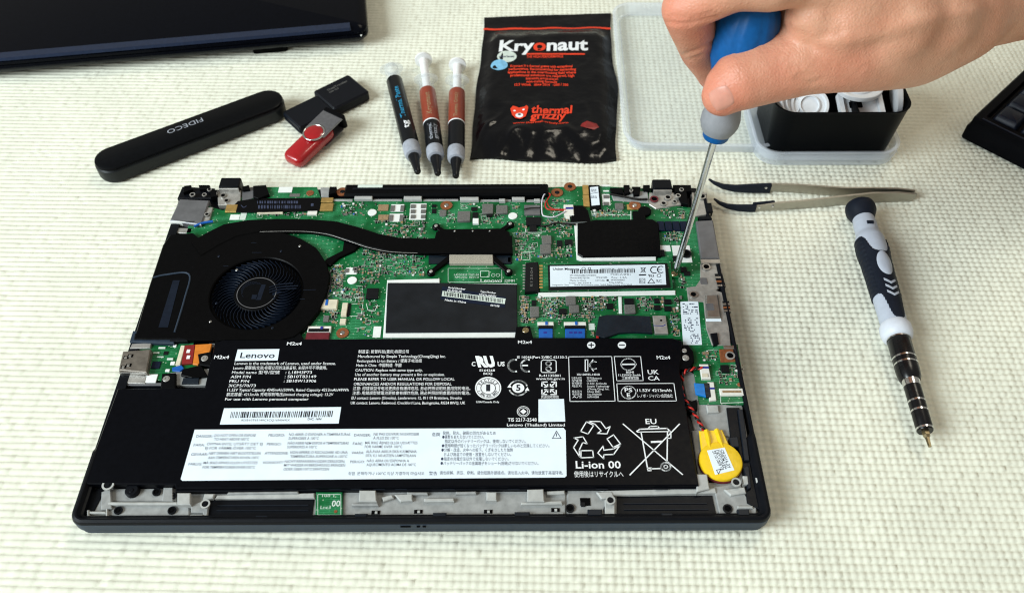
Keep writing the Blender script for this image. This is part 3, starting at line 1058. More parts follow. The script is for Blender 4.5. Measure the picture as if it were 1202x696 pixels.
# right hinge base
rb = bracket([(762, 226), (794, 226), (800, 240), (770, 245), (762, 240)], 0.0116, 'steel_dull', 'hinge_bracket')
for px, py, r in ((768, 234, .0018), (784, 232, .0015), (779, 239, .0013), (792, 237, .0010)):
    hole(px, py, r, 0.0122, parent=rb, rim='wine_red' if px == 768 else 'steel_dull')
slab('cable_tray', [(717, 226), (760, 224), (762, 238), (720, 235)], ZB, 0.0114, 'magnesium_grey', laptop)
for a in ([(732, 217), (739, 217), (740, 226), (733, 228)], [(742, 219), (752, 219), (751, 228), (744, 229)], [(755, 217), (763, 217), (763, 223), (756, 223)], [(716, 220), (731, 220), (732, 227), (718, 226)],
          [(790, 217), (811, 217), (812, 224), (792, 226)], [(795, 227), (806, 224), (808, 240), (800, 238)]):
    bracket(a, 0.0134, 'black_plastic', 'housing_block')
wire('antenna_cable', [(716, 228), (732, 231), (748, 234), (760, 234)], 0.0126, 0.0007, 'wire_black', laptop)
for px, py, r in ((800, 223, .001), (796, 230, .0011), (741, 224, .0008)):
    hole(px, py, r, 0.0138, parent=rb, rim='steel_dull')
EXC += [(195, 214, 300, 270), (716, 214, 822, 246), (376, 215, 640, 238)]
# right side: shells and steel brackets
bracket([(811, 228), (829, 227), (834, 251), (815, 254)], 0.0116, 'steel_dull', 'corner_bracket')
hole(824, 231, .0017, 0.0122, parent=rb, rim='steel')
for a in ([(829, 238), (835, 238), (837, 248), (830, 249)], [(821, 254), (835, 254), (836, 257), (822, 258)]):
    bracket(a, 0.0130, 'chassis_black', 'housing_block')
for a in ([(812, 226), (814.5, 226), (816, 238), (812, 240)], [(815, 226), (830, 226), (830, 228), (815, 228)]):
    bracket(a, 0.0134, 'steel', 'bracket_lip')
s2 = bracket([(817, 259), (837, 258), (845, 303), (823, 303)], 0.0132, 'shield_grey', 'port_shell', ch=0.0006)
bracket([(822, 304), (845, 304), (846, 309), (823, 309)], 0.0128, 'steel', 'shell_flange')
b1 = bracket([(822, 309), (846, 309), (851, 332), (836, 345), (816, 337), (822, 328)], 0.0112, 'steel_dull', 'port_bracket')
b2 = bracket([(806, 337), (822, 335), (848, 343), (855, 373), (858, 405), (836, 405), (829, 385), (826, 354), (808, 353)], 0.0114, 'steel_dull', 'port_bracket')
bracket([(828, 346), (843, 345), (847, 373), (829, 373)], 0.0128, 'steel', 'bracket_boss', ch=0.0008)
bracket([(829, 373), (847, 373), (847, 376.5), (829, 376.5)], 0.0120, 'label_white', 'bracket_step')
for a in ([(839, 321), (848, 321), (852, 336), (843, 337)], [(848, 353), (856, 353), (858, 366), (850, 366)]):
    p_ = bracket(a, 0.0118, 'chip_black', 'port_slot')
    for k in range(3):
        f = 0.2 + 0.3 * k
        x = a[0][0] + (a[3][0] - a[0][0]) * f
        y = a[0][1] + (a[3][1] - a[0][1]) * f
        comp('contact_spring', x, y, x + 8, y + 2.2, 'copper' if k == 1 else 'steel', p_, 0.0119, 0.0004, track=False)
for px, py, r in ((829, 313.5, .0017), (814, 346, .0016)):
    hole(px, py, r, 0.0118, parent=b1, rim='steel')
comp('slot', 822, 326, 830, 333, 'shield_grey', b1, 0.0112, 0.0004, track=False)
comp('slot', 829, 356, 838, 364, 'shield_grey', b2, 0.0126, 0.0004, track=False)
bracket([(834, 391), (842, 390), (844, 403), (838, 405)], 0.0126, 'chassis_black', 'audio_jack')
bracket([(849, 405), (862, 405), (862, 409), (850, 409)], 0.0120, 'steel', 'bracket_lip')
cp = slab('copper_pad', [(844, 409.5), (863, 409), (867, 424), (846, 425)], ZB, ZB + 0.0005, 'copper', board)
hole(857, 417.5, .0018, ZB + 0.0008, parent=cp, rim='steel_dull')
EXC += [(804, 226, 862, 410), (842, 405, 870, 428)]
# sticker with printed codes at the right
slab('code_sticker', [(798.5, 354), (819.5, 353.5), (824, 404.5), (802, 405)], ZB, ZB + 0.0002, 'label_white', board, 0)
EXC.append((797, 352, 826, 406))
m = MB()
z = ZB + 0.00026
for y in np.arange(356, 402, 1.9):
    for x in np.arange(801, 818, 1.6):
        if random.random() < 0.42 and not (369 < y < 373) and not (y > 388 and x < 806):
            dx = (y - 354) * 0.075
            w = random.choice([1.0, 1.5])
            flat(m, [(x + dx, y + 1.2), (x + w + dx, y + 1.2), (x + w + dx, y), (x + dx, y)], z)
m.build('sticker_print', 'print_grey', board, 0)

# ------------------------------------------------------------------ lower right of the board
con = comp('battery_plug', 822.5, 427, 833, 444, 'connector_white', board, ZB, 0.0018)
comp('plug_face', 824, 438, 831, 442, 'connector_cream', con, ZB + .0018, .0004, track=False)
comp('plug_latch', 824, 430, 832, 432, 'pen_blue', con, ZB + .0018, .0003, track=False)
rc = slab('ribbon_socket', [(831, 448), (838, 448), (841, 469), (833, 470)], ZB, 0.0122, 'connector_white', board)
slab('ribbon_cable', [(815, 449), (827, 450), (829, 465), (817, 462)], 0.0108, 0.0122, 'cable_sky', laptop)
slab('cable_stiffener', [(826, 449), (833, 449), (835, 466), (829, 466)], 0.0112, 0.0124, 'tape_slate', laptop)
comp('latch_mark', 833, 454.5, 839, 456.5, 'pen_blue', rc, 0.0122, 0.0003, track=False)
fc = comp('ribbon_socket', 845, 455.5, 872.5, 463.5, 'connector_white', board, ZB, 0.0016)
comp('socket_slot', 848, 458, 870, 460.5, 'ceramic_tan', fc, ZB + .0016, .0002, track=False)
EXC += [(812, 425, 842, 472), (843, 453, 875, 475)]
stroke(silk, [(846, 473), (874, 472)], ZS, 0.8)
stroke(silk, [(846, 464), (846, 473)], ZS, 0.8)
stroke(silk, [(865, 430), (872, 458)], ZS, 3.0)
dot(868, 451.5, 0.0012, 'copper', 'test_pad')

# ------------------------------------------------------------------ left middle of the board
f1 = comp('fan_plug', 373, 351, 396, 362, 'connector_cream', board, ZB, 0.0020)
comp('plug_latch', 382, 351.5, 385, 358, 'cable_blue', f1, ZB + .0020, .0002, track=False)
for k in range(4):
    comp('pin', 377.5 + k * 4, 361.5, 379.5 + k * 4, 364, 'solder', f1, ZB, .0006, track=False)
comp('ribbon_socket', 401, 355, 407.5, 370.5, 'connector_cream', board, ZB, 0.0016)
comp('ribbon_socket', 399, 373.5, 406, 380, 'connector_cream', board, ZB, 0.0014)
stroke(silk, [(410, 356.5), (426, 356.5), (424, 371), (409, 371)], ZS, 0.8, True)
chip(408, 356, 411, 371, 0.0006, 'chip_black')
r1 = comp('ribbon_socket', 361, 382.5, 388.5, 389, 'connector_white', board, ZB, 0.0016)
comp('socket_bar', 362, 385.5, 386, 388.8, 'chip_black', r1, ZB + .0016, .0003, track=False)
slab('ribbon_cable', [(360, 390), (387, 390), (386, 398), (358, 398)], ZB, 0.0119, 'wine_red', laptop)
comp('latch_mark', 376, 383, 379, 386, 'pen_blue', r1, ZB + .0017, .0004, track=False)
comp('capacitor', 379.5, 370, 386, 377, 'inductor_grey', board, ZB, 0.0012)
EXC.append((358, 380, 390, 398))
pad(438, 383, 447, 396)
stroke(silk, [(430, 357), (432, 364), (440, 365), (443, 358)], ZS, 0.8)
# blue ribbons
for x0, x1, xm in ((631, 650, 640), (662, 688, 675)):
    s_ = comp('ribbon_socket', x0, 377.5, x1, 381.5, 'connector_white', board, ZB, 0.0016)
    comp('socket_bar', x0 + 1, 381.7, x1 - 1, 384.6, 'chip_black', s_, ZB, .0021, track=False)
    slab('ribbon_cable', [(x0 + 1.5, 385), (x1 - 1, 385), (x1 - 1, 397), (x0 + 1.5, 397)], ZB, 0.0117, 'cable_blue', laptop)
    comp('latch_mark', xm, 377, xm + 3, 381, 'cable_blue', s_, ZB + .0016, .0004, track=False)
    EXC.append((x0 - 2, 375, x1 + 2, 398))
    m = MB()
    n = 1 if x1 < 655 else 3
    for k in range(n):
        x = xm - 2 if n == 1 else 668 + 5.5 * k
        flat(m, [(x, 391.5), (x + 4, 391.5), (x + 4, 389), (x, 389)], 0.01176)
    m.build('cable_mark', 'pen_blue', laptop, 0)
# dark tape over a ribbon and a grey can
tp = MB()
pts = [(703, 371), (712, 369), (727, 369), (763, 370.5), (766, 390), (745, 389), (727, 390), (710, 396), (699, 393)]
tp.prism(pxpoly(pts, 0.0126), ZB, 0.0124, 0.0003)
tp.build('tape_strip', 'tape_slate', laptop, 0)
can = comp('metal_can', 767.5, 370, 783, 391, 'steel_dull', board, ZB, 0.0016)
c = P(776, 376, 0.0123)
m = MB()
m.cyl(c.x, c.y, 0.0122, 0.0006, 0.0002, 10)
m.build('port_hole', 'black_matte', can)
m = MB()
stroke(m, [(767, 382), (778, 382.5), (781, 381)], 0.0123, 0.9)
m.build('pen_mark', 'pen_blue', can, 0)
EXC += [(698, 366, 786, 397)]
comp('status_light', 700, 394, 703, 397, 'wire_red', board, ZB, 0.0015)
pad(691, 379.5, 698, 387, 'silk_white')

# ------------------------------------------------------------------ memory shield and label
slab('shield_frame', [(454.5, 328.5), (516, 327), (516, 332), (607, 333), (607, 396), (449.5, 396)], ZB, ZB + 0.0008, 'pad_white', laptop, 0.0002)
ms = slab('memory_shield', [(455, 331.5), (516, 331.5), (607, 333.5), (607.5, 388.5), (452.5, 389.5)], ZB + 0.0008, 0.0126, 'shield_film', laptop, 0.0004)
EXC.append((445, 326, 610, 398))
slab('asset_label', [(519, 336), (594, 349), (592.5, 361), (517, 351)], 0.0126, 0.01272, 'chip_navy', ms, 0)
zl = 0.01275
m = MB()
flat(m, [(518.5, 347.5), (592.5, 356.8), (593.5, 350.5), (519.5, 341.5)], zl)
m.build('barcode_field', 'silk_white', ms, 0)
m = MB()
bars(m, 521, 591, 342.5, 347, zl + 0.00005, 46, 11, 0.2, 8.8)
m.build('barcode', 'print_black', ms, 0)
m = MB()


def txr(mb, s, xl, yl, xr, yr, z, hpx, bold=0.0):
    a, b = P(xl, yl, z), P(xr, yr, z)
    u = (b - a)
    L = u.length
    u.normalize()
    n = Vector((-u.y, u.x, 0))
    hh = P(xl, yl - hpx, z).y - a.y
    put_text(mb, s, lambda p, q: tuple(a + u * p + n * q), height=hh, width=L, bold=bold)


txr(m, 'Serial Number', 526, 338.5, 546, 340.5, zl, 2.2, 0.02)
txr(m, 'PF-3M5UR', 525, 341.8, 542, 343.5, zl, 2.2, 0.02)
txr(m, 'Type Number', 563.5, 343, 582, 345, zl, 2.2, 0.02)
txr(m, '20XH-SW01', 562, 347, 582, 349, zl, 2.4, 0.02)
txr(m, 'Made in China', 522, 353, 547, 356, zl, 2.2, 0.02)
txr(m, '001108', 575.5, 359.2, 586, 360.4, zl, 2.2, 0.02)
m.build('lettering', 'print_white', ms, 0)

# silkscreen writing by the processor
txt(silk, 'Lenovo', 564, 331, 589, ZS, 3.6, 0.01)
txt(silk, 'NM-D352  REV:1.0', 534, 326.5, 562, ZS, 2.2)
txt(silk, 'LA-D352P 1502-20', 533, 323.5, 562, ZS, 2.0)
txt(silk, 'JDIMM', 592, 331, 604, ZS, 3)
stroke(silk, [(526, 315), (589, 315), (589, 331), (526, 331)], ZS, 0.5, True)
stroke(silk, [(564, 318), (574, 318), (574, 325), (564, 325)], ZS, 0.8, True)
for x in (579, 584.5):
    stroke(silk, ell(x, 323, 2.2, 1.8, 10), ZS, 0.6, True)
stroke(silk, [(612, 296), (622, 296), (622, 305), (612, 305)], ZS, 0.9, True)

# ------------------------------------------------------------------ processor heatsink
zp = 0.0126
base = slab('heatsink_plate', [(512, 272), (520, 269), (586, 268), (598, 272), (601, 298), (578, 299.5), (526, 300), (506, 298)], 0.0112, zp, 'pipe_black', laptop)
slab('chip_package', [(503, 299), (600, 298), (600, 309), (503, 309)], ZB, 0.0116, 'tape_slate', board)
tpad = slab('thermal_pad', [(527.5, 298.5), (578.5, 298.5), (579, 309), (527.5, 309)], ZB, 0.0128, 'thermal_pad', laptop)
for a, bq in (((512, 265.5), (526, 275)), ((599, 263), (583, 274)), ((506, 319), (529, 301)), ((597, 318.5), (577, 301))):
    pa, pb = P(a[0], a[1], 0.0124), P(bq[0], bq[1], 0.0126)
    m = MB()
    u = (pb - pa)
    n = Vector((-u.y, u.x, 0)).normalized()
    w0, w1 = 0.0013, 0.0018
    m.prism([(pa + n * w0)[:2], (pb + n * w1)[:2], (pb - n * w1)[:2], (pa - n * w0)[:2]], 0.0114, 0.0125, 0.0003)
    m.cyl(pa.x, pa.y, 0.0106, 0.0024, 0.0020, 18, 0.0004)
    m.build('mounting_arm', 'pipe_black', base, 30)
    m = MB()
    m.cyl(pa.x, pa.y, 0.0126, 0.0011, 0.0005, 12, 0.0002)
    m.build('screw', 'steel_dull', base, 40)
    EXC.append((a[0] - 7, a[1] - 6, a[0] + 7, a[1] + 6))
EXC.append((500, 266, 604, 333))
for px in (534, 555, 575):
    dot(px, 271.5, 0.0006, 'steel', 'rivet', 0.0125, 0.0004, base, 10)


def strip(name, top, bot, z0, z1, mt, parent, ch=0.0005):
    m = MB()
    tp = [P(x, y, z1) for x, y in top]
    bt = [P(x, y, z1) for x, y in bot]
    n = len(tp)
    loops = []
    for t, b in zip(tp, bt):
        d = (t - b).normalized() * ch
        loops.append([(b.x, b.y, z0), (b.x, b.y, z1 - ch), tuple(b + d), tuple(t - d), (t.x, t.y, z1 - ch), (t.x, t.y, z0)])
    m.loft(loops)
    return m.build(name, mt, parent, 40)


pipe_top = [(224, 284), (240, 274), (262, 263), (290, 258), (325, 256.5), (365, 257), (395, 259.5), (420, 266), (445, 274), (468, 278.5), (500, 279.5), (560, 277), (601, 276)]
pipe_bot = [(236, 300), (256, 288), (278, 277), (305, 271.5), (335, 271), (362, 271.5), (386, 275), (408, 282), (432, 290), (458, 295), (490, 296.5), (560, 297), (602, 297)]
hp = strip('heat_pipe', pipe_top, pipe_bot, 0.0118, 0.0142, 'pipe_black', laptop)
wire('pipe_edge_highlight', [(x, y + 0.6) for x, y in pipe_bot[3:11]], 0.0138, 0.00014, 'steel_dull', hp)  # added pale line for the shiny lower edge and its highlight
slab('pipe_bracket', [(404, 281), (422, 287), (416, 294), (398, 302), (388, 311), (378, 309), (384, 303), (402, 294)], ZB, 0.0124, 'pipe_black', laptop)
EXC.append((370, 278, 425, 312))
wire('fan_wire', [(372, 317), (384, 318), (388, 324), (388, 334), (385, 344), (384, 352)], 0.0124, 0.0005, 'wire_black', laptop)

# ------------------------------------------------------------------ cooling fan
ZC = 0.0137
fc = P(301, 343, ZC)
fan_out = [(238, 281), (262, 273), (330, 272), (352, 279), (372, 291), (384, 310), (387, 325), (383, 345), (374, 365), (358, 385), (345, 395), (330, 399), (240, 399), (206, 398), (222, 330)]
m = MB()
# top plate with a round opening, built as strips between outline and opening
NF = 72
ro = 0.0262
op = [(fc.x + ro * math.cos(i * 2 * math.pi / NF), fc.y + ro * math.sin(i * 2 * math.pi / NF)) for i in range(NF)]
outl = [Vector((*p, 0)) for p in pxpoly(fan_out, ZC)]


def ray_out(a):
    d = Vector((math.cos(a), math.sin(a), 0))
    best = None
    n = len(outl)
    for i in range(n):
        p, q = outl[i], outl[(i + 1) % n]
        e = q - p
        den = d.x * e.y - d.y * e.x
        if abs(den) < 1e-12:
            continue
        wx, wy = p.x - fc.x, p.y - fc.y
        t = (wx * e.y - wy * e.x) / den
        s = (wx * d.y - wy * d.x) / den
        if t > 0 and -1e-6 <= s <= 1 + 1e-6 and (best is None or t < best):
            best = t
    return max(best or 0.03, ro + 0.0012)


outer = []
for i in range(NF):
    a = i * 2 * math.pi / NF
    t = ray_out(a)
    outer.append((fc.x + t * math.cos(a), fc.y + t * math.sin(a)))
loops = [[(x, y, ZF) for x, y in outer], [(x, y, ZC - 0.0005) for x, y in outer],
         [(fc.x + (x - fc.x) * 0.99, fc.y + (y - fc.y) * 0.99, ZC) for x, y in outer],
         [(fc.x + (x - fc.x) * 1.02, fc.y + (y - fc.y) * 1.02, ZC) for x, y in op],
         [(x, y, ZC - 0.0006) for x, y in op], [(x, y, ZB + 0.0002) for x, y in op]]
m.loft(loops, True, True)
fan = m.build('cooling_fan', 'pipe_black', laptop, 30)
bl = MB()
for k in range(2):
    pass
prev = []
for j in range(5):
    t = j / 4
    r = 0.0128 + (0.0248 - 0.0128) * t
    a = 0.5 * t * t
    prev.append(((r * math.cos(a), r * math.sin(a)), 0.00035))
n = len(prev)
pl = [(p[0], p[1]) for p, w in prev]
side = [(p[0] - 0.00022 * math.sin(0.5 * (i / 4) ** 2), p[1] + 0.00042) for i, (p, w) in enumerate(prev)]
bl.prism(pl + side[::-1], 0.0, 0.0022, 0.0001)
blade0 = bl.build('blade', 'fan_grey', fan, 30)
blade0.location = (fc.x, fc.y, ZB + 0.0004)
NB = 47
for k in range(1, NB):
    inst('blade', blade0.data, (fc.x, fc.y, ZB + 0.0004), fan, k * 2 * math.pi / NB)
m = MB()
m.cyl(fc.x, fc.y, ZF + 0.0004, 0.0131, 0.0043, 48, 0.0008)
hub = m.build('hub', 'black_plastic', fan, 40)
m = MB()
m.ring(fc.x, fc.y, ZF + 0.0047, 0.0108, 0.0112, 0.00012, 40)
m.build('hub_ring', 'shield_grey', hub, 40)
m = MB()
zh = ZF + 0.00476
flat(m, [(320, 347), (332, 343), (319, 338)], zh)
flat(m, [(300, 352), (306, 352), (312, 334), (307, 334)], zh)
flat(m, [(295, 351), (301, 351), (303, 346), (296, 346)], zh)
for k in range(5):
    stroke(m, ell(301, 342, 13 + k * 1.2, 9 + k, 10, 60 + 14 * k, 130 + 20 * k), zh, 0.6)
m.build('hub_print', 'fan_grey', hub, 0)
for y0, x1 in ((332.5, 344), (335.5, 350), (338.5, 348)):
    wire('strut', [(316, y0 + 5), (328, y0 + 1.5), (x1, y0)], 0.0141, 0.0004, 'fan_grey', fan)
for px, py in ((278, 317), (352, 289), (322, 350), (247, 377.5), (320, 385), (254, 356), (257, 301), (330, 295)):
    c = P(px, py, ZC)
    m = MB()
    m.cyl(c.x, c.y, ZC - 0.0002, 0.0008, 0.0006, 10, 0.0002)
    m.build('rivet', 'steel' if px in (278, 247, 352) else 'fan_grey', fan, 40)
for a in ([(296, 296.5), (307, 296.5)], [(262, 312.5), (268, 312.5)], [(356, 340.5), (371, 340)], [(352, 351), (358, 351)], [(295, 285), (301, 285)]):
    wire('seam', a, ZC, 0.00018, 'fan_grey', fan)
# black duct foil left of the fan
duct = slab('duct_cover', [(191, 287), (200, 275), (226, 273), (240, 284), (226, 330), (213, 398), (157, 398), (175, 335)], ZF, 0.0136, 'black_film', laptop, 0.0006)
m = MB()
wire('duct_seam', [(180, 326), (195, 322.5), (222, 322), (217, 350), (205, 390)], 0.0136, 0.0006, 'rim_slate', duct)
slab('duct_vent', [(203, 329), (211, 329), (197, 384), (186, 384)], 0.0136, 0.0138, 'fan_grey', duct, 0)
slab('duct_ledge', [(156, 388), (206, 390), (204, 403), (152, 401)], ZF, 0.0128, 'rim_slate', laptop)
for a in ([(158, 391), (163, 391), (162, 398), (157, 398)], [(200, 391), (221, 391), (220, 400), (199, 400)]):
    slab('ledge_block', a, ZF, 0.0134, 'chassis_black', laptop)
slab('fan_foot', [(228, 399), (256, 396), (270, 400), (250, 407), (226, 405)], ZF, 0.0104, 'magnesium_grey', laptop)
EXC += [(150, 270, 376, 400), (225, 255, 440, 275)]

# ------------------------------------------------------------------ left port board
iob = slab('port_board', [(158, 400), (246, 402), (236, 446), (150, 446)], ZF, 0.0104, 'board_green', laptop)
us = slab('usb_port', [(144, 412), (177, 409.5), (172, 437), (139, 434)], 0.0098, 0.0142, 'port_bronze', laptop, 0.0005)
m = MB()
a, b = P(140, 435.5, 0.014), P(171, 438, 0.014)
m.box((a.x + b.x) / 2, a.y - 0.0005, 0.0102, b.x - a.x, 0.0008, 0.0036)
m.build('port_lip', 'steel', us, 0)
for x, y in ((147, 419), (152, 417), (144, 430), (150, 428)):
    comp('spring_slot', x - 2, y - 1.5, x + 4, y + 2, 'black_matte', us, 0.0142, 0.0002, track=False)
    comp('spring_tongue', x - 1, y - 1, x + 2, y + 1.6, 'steel', us, 0.0144, 0.0003, track=False)
slab('port_spring', [(155, 403), (178, 402), (176, 408), (152, 409)], 0.0104, 0.0118, 'steel_dull', laptop)
slab('port_bracket', [(141, 439), (172, 441), (170, 450), (138, 449)], 0.0098, 0.0112, 'steel_dull', laptop)
comp('ribbon_socket', 209, 405, 214.5, 428, 'connector_cream', iob, 0.0104, 0.0016)
slab('flex_end', [(216, 405), (229, 404), (226, 426), (213, 427)], 0.0106, 0.0120, 'cable_red', laptop)
slab('ribbon_cable', [(229, 404), (249, 403), (246, 414), (232, 428), (226, 427)], 0.0106, 0.0118, 'cable_orange', laptop)
for y in (410, 417):
    comp('pull_mark', 219, y, 223, y + 4, 'pad_white', iob, 0.0120, 0.0002, track=False)
slab('blue_tape', [(202, 431), (213, 428), (216, 432), (211, 436), (202, 435)], 0.0106, 0.0114, 'cable_blue', laptop)
comp('socket', 170, 439, 184, 449, 'pad_white', iob, 0.0104, 0.0006)
for x0, y0, x1, y1, mt in ((178, 424, 188, 432, 'chip_navy'), (192, 412, 197, 416, 'chip_black'), (186, 407, 194, 409, 'silk_white'), (194, 433, 199, 436, 'pad_white'), (203, 404, 207, 407, 'pad_white'),
                          (200, 424, 205, 428, 'pad_white'), (196, 420, 203, 422, 'silk_white'), (184, 418, 192, 419, 'silk_white'), (180, 413, 187, 414.5, 'silk_white')):
    comp('chip', x0, y0, x1, y1, mt, iob, 0.0104, 0.0006)
slab('port_frame', [(200, 437), (246, 432), (243, 452), (198, 452)], ZF, 0.0108, 'magnesium_grey', laptop)
slab('cable_cover', [(214, 433), (236, 428), (244, 441), (225, 443), (212, 440)], ZF, 0.0126, 'black_film', laptop)
slab('cable_cover', [(215, 443), (234, 443), (233, 450), (213, 450)], ZF, 0.0118, 'tape_slate', laptop)
comp('silver_edge', 142, 449, 236, 452, 'shield_grey', laptop, 0.0096, 0.0010, track=False)

# ------------------------------------------------------------------ wireless cover and SSD
slab('cover_frame', [(674, 261), (678, 261), (684, 299), (770, 299.5), (770, 305.5), (683, 305.5), (677, 304)], ZB, ZB + 0.0012, 'pad_white', laptop, 0.0002)
slab('wireless_cover', [(678, 262), (700, 257.5), (766, 257), (773, 262), (776, 300), (684, 301.5), (678, 298)], ZB, 0.0128, 'black_film', laptop, 0.0005)
EXC.append((672, 256, 778, 307))
for x0, y0, x1, y1 in ((774, 288, 787, 295), (790, 288, 811, 308)):
    pad(x0, y0, x1, y1)
hole(805, 298, .0022, ZB + 0.0012, parent=board, rim='chassis_black')
EXC.append((772, 286, 814, 310))
ssd = slab('solid_state_drive', [(633, 309), (787, 306), (790, 338), (634, 341.5)], 0.0117, 0.0125, 'board_green', laptop, 0.0001)
cn = slab('drive_socket', [(617, 308), (631.5, 307), (632.5, 341), (616, 342.5)], ZB, 0.0134, 'chip_black', board, 0.0004)
for k in range(9):
    comp('pin', 613.5, 310.5 + 3.4 * k, 617, 312 + 3.4 * k, 'solder', board, ZB, 0.0006, track=False)
m = MB()
txr(m, 'E12504', 625, 336, 625.5, 314, 0.01345, 2.2)
m.build('socket_mark', 'inductor_grey', board, 0)
EXC += [(612, 304, 796, 348)]
for k in range(8):
    comp('edge_contact', 633, 311 + 3.6 * k, 637, 313 + 3.6 * k, 'gold', ssd, 0.0125, 0.0002, track=False)
slab('drive_chips', [(643, 310.5), (783, 308.5), (787, 337), (644, 340)], 0.0125, 0.0134, 'chip_black', ssd, 0.0003)
slab('drive_label', [(645.5, 312.5), (780.5, 310.5), (782, 334), (646, 336.5)], 0.0134, 0.01352, 'label_white', ssd, 0)
zd = 0.01356
m = MB()
txt(m, 'Union Memory', 649, 317, 680, zd, 2.6, 0.02)
stroke(m, ell(685, 315.5, 2.2, 1.6, 8), zd, 0.7, True)
stroke(m, [(690.5, 314.2), (693, 314.2), (693, 316.8), (690.5, 316.8)], zd, 0.7, True)
for s, a, b in (('P/N:SSS0L24', 705, 721), ('FW:1.0', 726, 734), ('DC5V', 737, 745)):
    txt(m, s, a, 316.5, b, zd, 1.7)
bars(m, 670, 746, 316.5, 321, zd, 52, 21, 0, -0.8)
for xl, xr, y, s in ((669, 700, 324, 'S/N: SS0L25208Z1CH1B0542'), (717, 740, 323, 'PSID:A4F81'), (669, 692, 327, 'Model:RPJTJ256'), (700, 713, 326.5, '256GB'), (718, 736, 326.5, 'Rev: 1.2A'), (669, 688, 330, 'Made in China'),
                     (699, 710, 330, '3.3V 2.0A'), (717, 733, 329.5, 'WWN:0001'), (668, 694, 333, 'Date: 20210914'), (715, 731, 332.5, 'PCIe NVMe'), (648, 668, 335.3, 'Designed in China'), (674, 742, 335, 'www.unionmem.com  Solid State Drive  M.2 2242')):
    txt(m, s, xl, y, xr, zd, 1.7)
flat(m, [(712, 330), (714.5, 330), (714.5, 328), (712, 328)], zd)
# marks at the right of the drive label
stroke(m, ell(768, 316.8, 4.3, 3.8, 10, 60, 300), zd, 1.4)
stroke(m, ell(776, 316.4, 4.3, 3.8, 10, 60, 300), zd, 1.4)
stroke(m, [(772.5, 316.4), (776.5, 316.4)], zd, 1.2)
stroke(m, [(752, 314), (758, 320)], zd, 0.8)
stroke(m, [(758, 314), (752, 320)], zd, 0.8)
stroke(m, [(753, 314.5), (757, 314.5), (756.4, 319), (753.6, 319)], zd, 0.7, True)
flat(m, [(750, 323.5), (758.5, 323.3), (758.5, 321.8), (750, 322)], zd)
txt(m, 'RU', 762, 325, 768, zd, 3.0, 0.03, -0.2)
stroke(m, ell(773.5, 323.5, 2.3, 2, 10), zd, 0.7, True)
stroke(m, [(751, 327), (757, 327), (757, 332.5), (751, 332.5)], zd, 0.8, True)
txt(m, 'KC', 752, 331.5, 756.4, zd, 3)
stroke(m, [(760.5, 332.4), (764.5, 327), (768.5, 332.2)], zd, 0.9, True)
txt(m, 'RC', 771, 331.6, 777, zd, 3.4)
m.build('drive_lettering', 'print_black', ssd, 0)
slab('drive_screw_tab', [(784, 316), (796, 315), (797, 325), (785, 326)], ZB, 0.0118, 'board_green', laptop)
c = P(791.5, 321, 0.0124)
m = MB()
m.cyl(c.x, c.y, 0.0116, 0.0020, 0.0010, 18, 0.0003)
m.build('drive_screw', 'bit_steel', ssd, 40)
slab('white_strip', [(632, 343), (793, 340.5), (793, 345.5), (632, 348)], ZB, ZB + 0.0007, 'pad_white', board)
slab('white_strip', [(726, 348), (730, 348), (730.5, 367.5), (726.5, 367.5)], ZB, ZB + 0.0007, 'pad_white', board)
EXC.append((724, 346, 733, 369))

# ------------------------------------------------------------------ battery
ZBT = 0.0142
bat_out = [(97, 567.5), (138, 455.5), (240, 455), (252, 402), (262, 398.5), (394, 397.5), (600, 395.5), (640, 396), (790, 396.5), (803, 399), (807, 404), (812, 440), (800, 441), (822, 571), (205, 574.5), (204, 568.5)]
bat_out = [(97, 567.5), (138, 455.5), (240, 455), (252, 402), (262, 398.5), (394, 397.5), (600, 395.5), (790, 396.5), (801, 400), (798, 436), (800, 445), (820.5, 569.5), (206, 573), (205, 568.5)]
battery = slab('battery', bat_out, ZF + 0.0008, ZBT, 'battery_black', laptop, 0.0006)
m = MB()
a, b = P(206, 577, 0.0118), P(818, 573.5, 0.0118)
m.prism([(a.x, a.y + .003), (b.x, b.y + .003), (b.x + .0004, b.y), (a.x, a.y)], ZF, 0.0122, 0.0003)
m.build('battery_ledge', 'chassis_black', battery)
for x in list(range(230, 480, 26)) + [520, 596, 700, 770]:
    comp('seam_clip', x, 573.3, x + 14, 574.4, 'clip_dark', battery, 0.0121, 0.0004, track=False)
# fixing ears with screws
for pts, scr in (([(330, 399), (334, 391), (342, 388), (352, 389), (357, 399)], [(345, 391)]), ([(604, 397), (606, 383), (622, 382), (626, 397)], [(617, 387)]), ([(795, 404), (808, 404), (814, 412), (815, 424), (809, 432), (794, 434)], [(803.5, 411), (805, 419.5)]),
                 ([(232, 415), (248, 412), (250, 430), (234, 428)], [(240, 420)]), ([(190, 438), (206, 437), (206, 456), (188, 456)], [(195, 444)])):
    e = slab('fixing_ear', pts, ZF, 0.0130, 'black_plastic', battery, 0.0005)
    for i, (px, py) in enumerate(scr):
        c = P(px, py, 0.0134)
        m = MB()
        m.cyl(c.x, c.y, 0.0126, 0.0019 - 0.0005 * (i == 0 and len(scr) == 2), 0.0007, 18, 0.0002)
        m.ring(c.x, c.y, 0.0133, 0.0006, 0.0011, 0.0002, 14)
        m.build('screw', 'steel_dull' if px != 617 else 'bit_steel', battery, 40)
EXC += [(100, 396, 822, 580), (600, 380, 630, 400), (328, 386, 360, 400), (794, 400, 818, 436)]

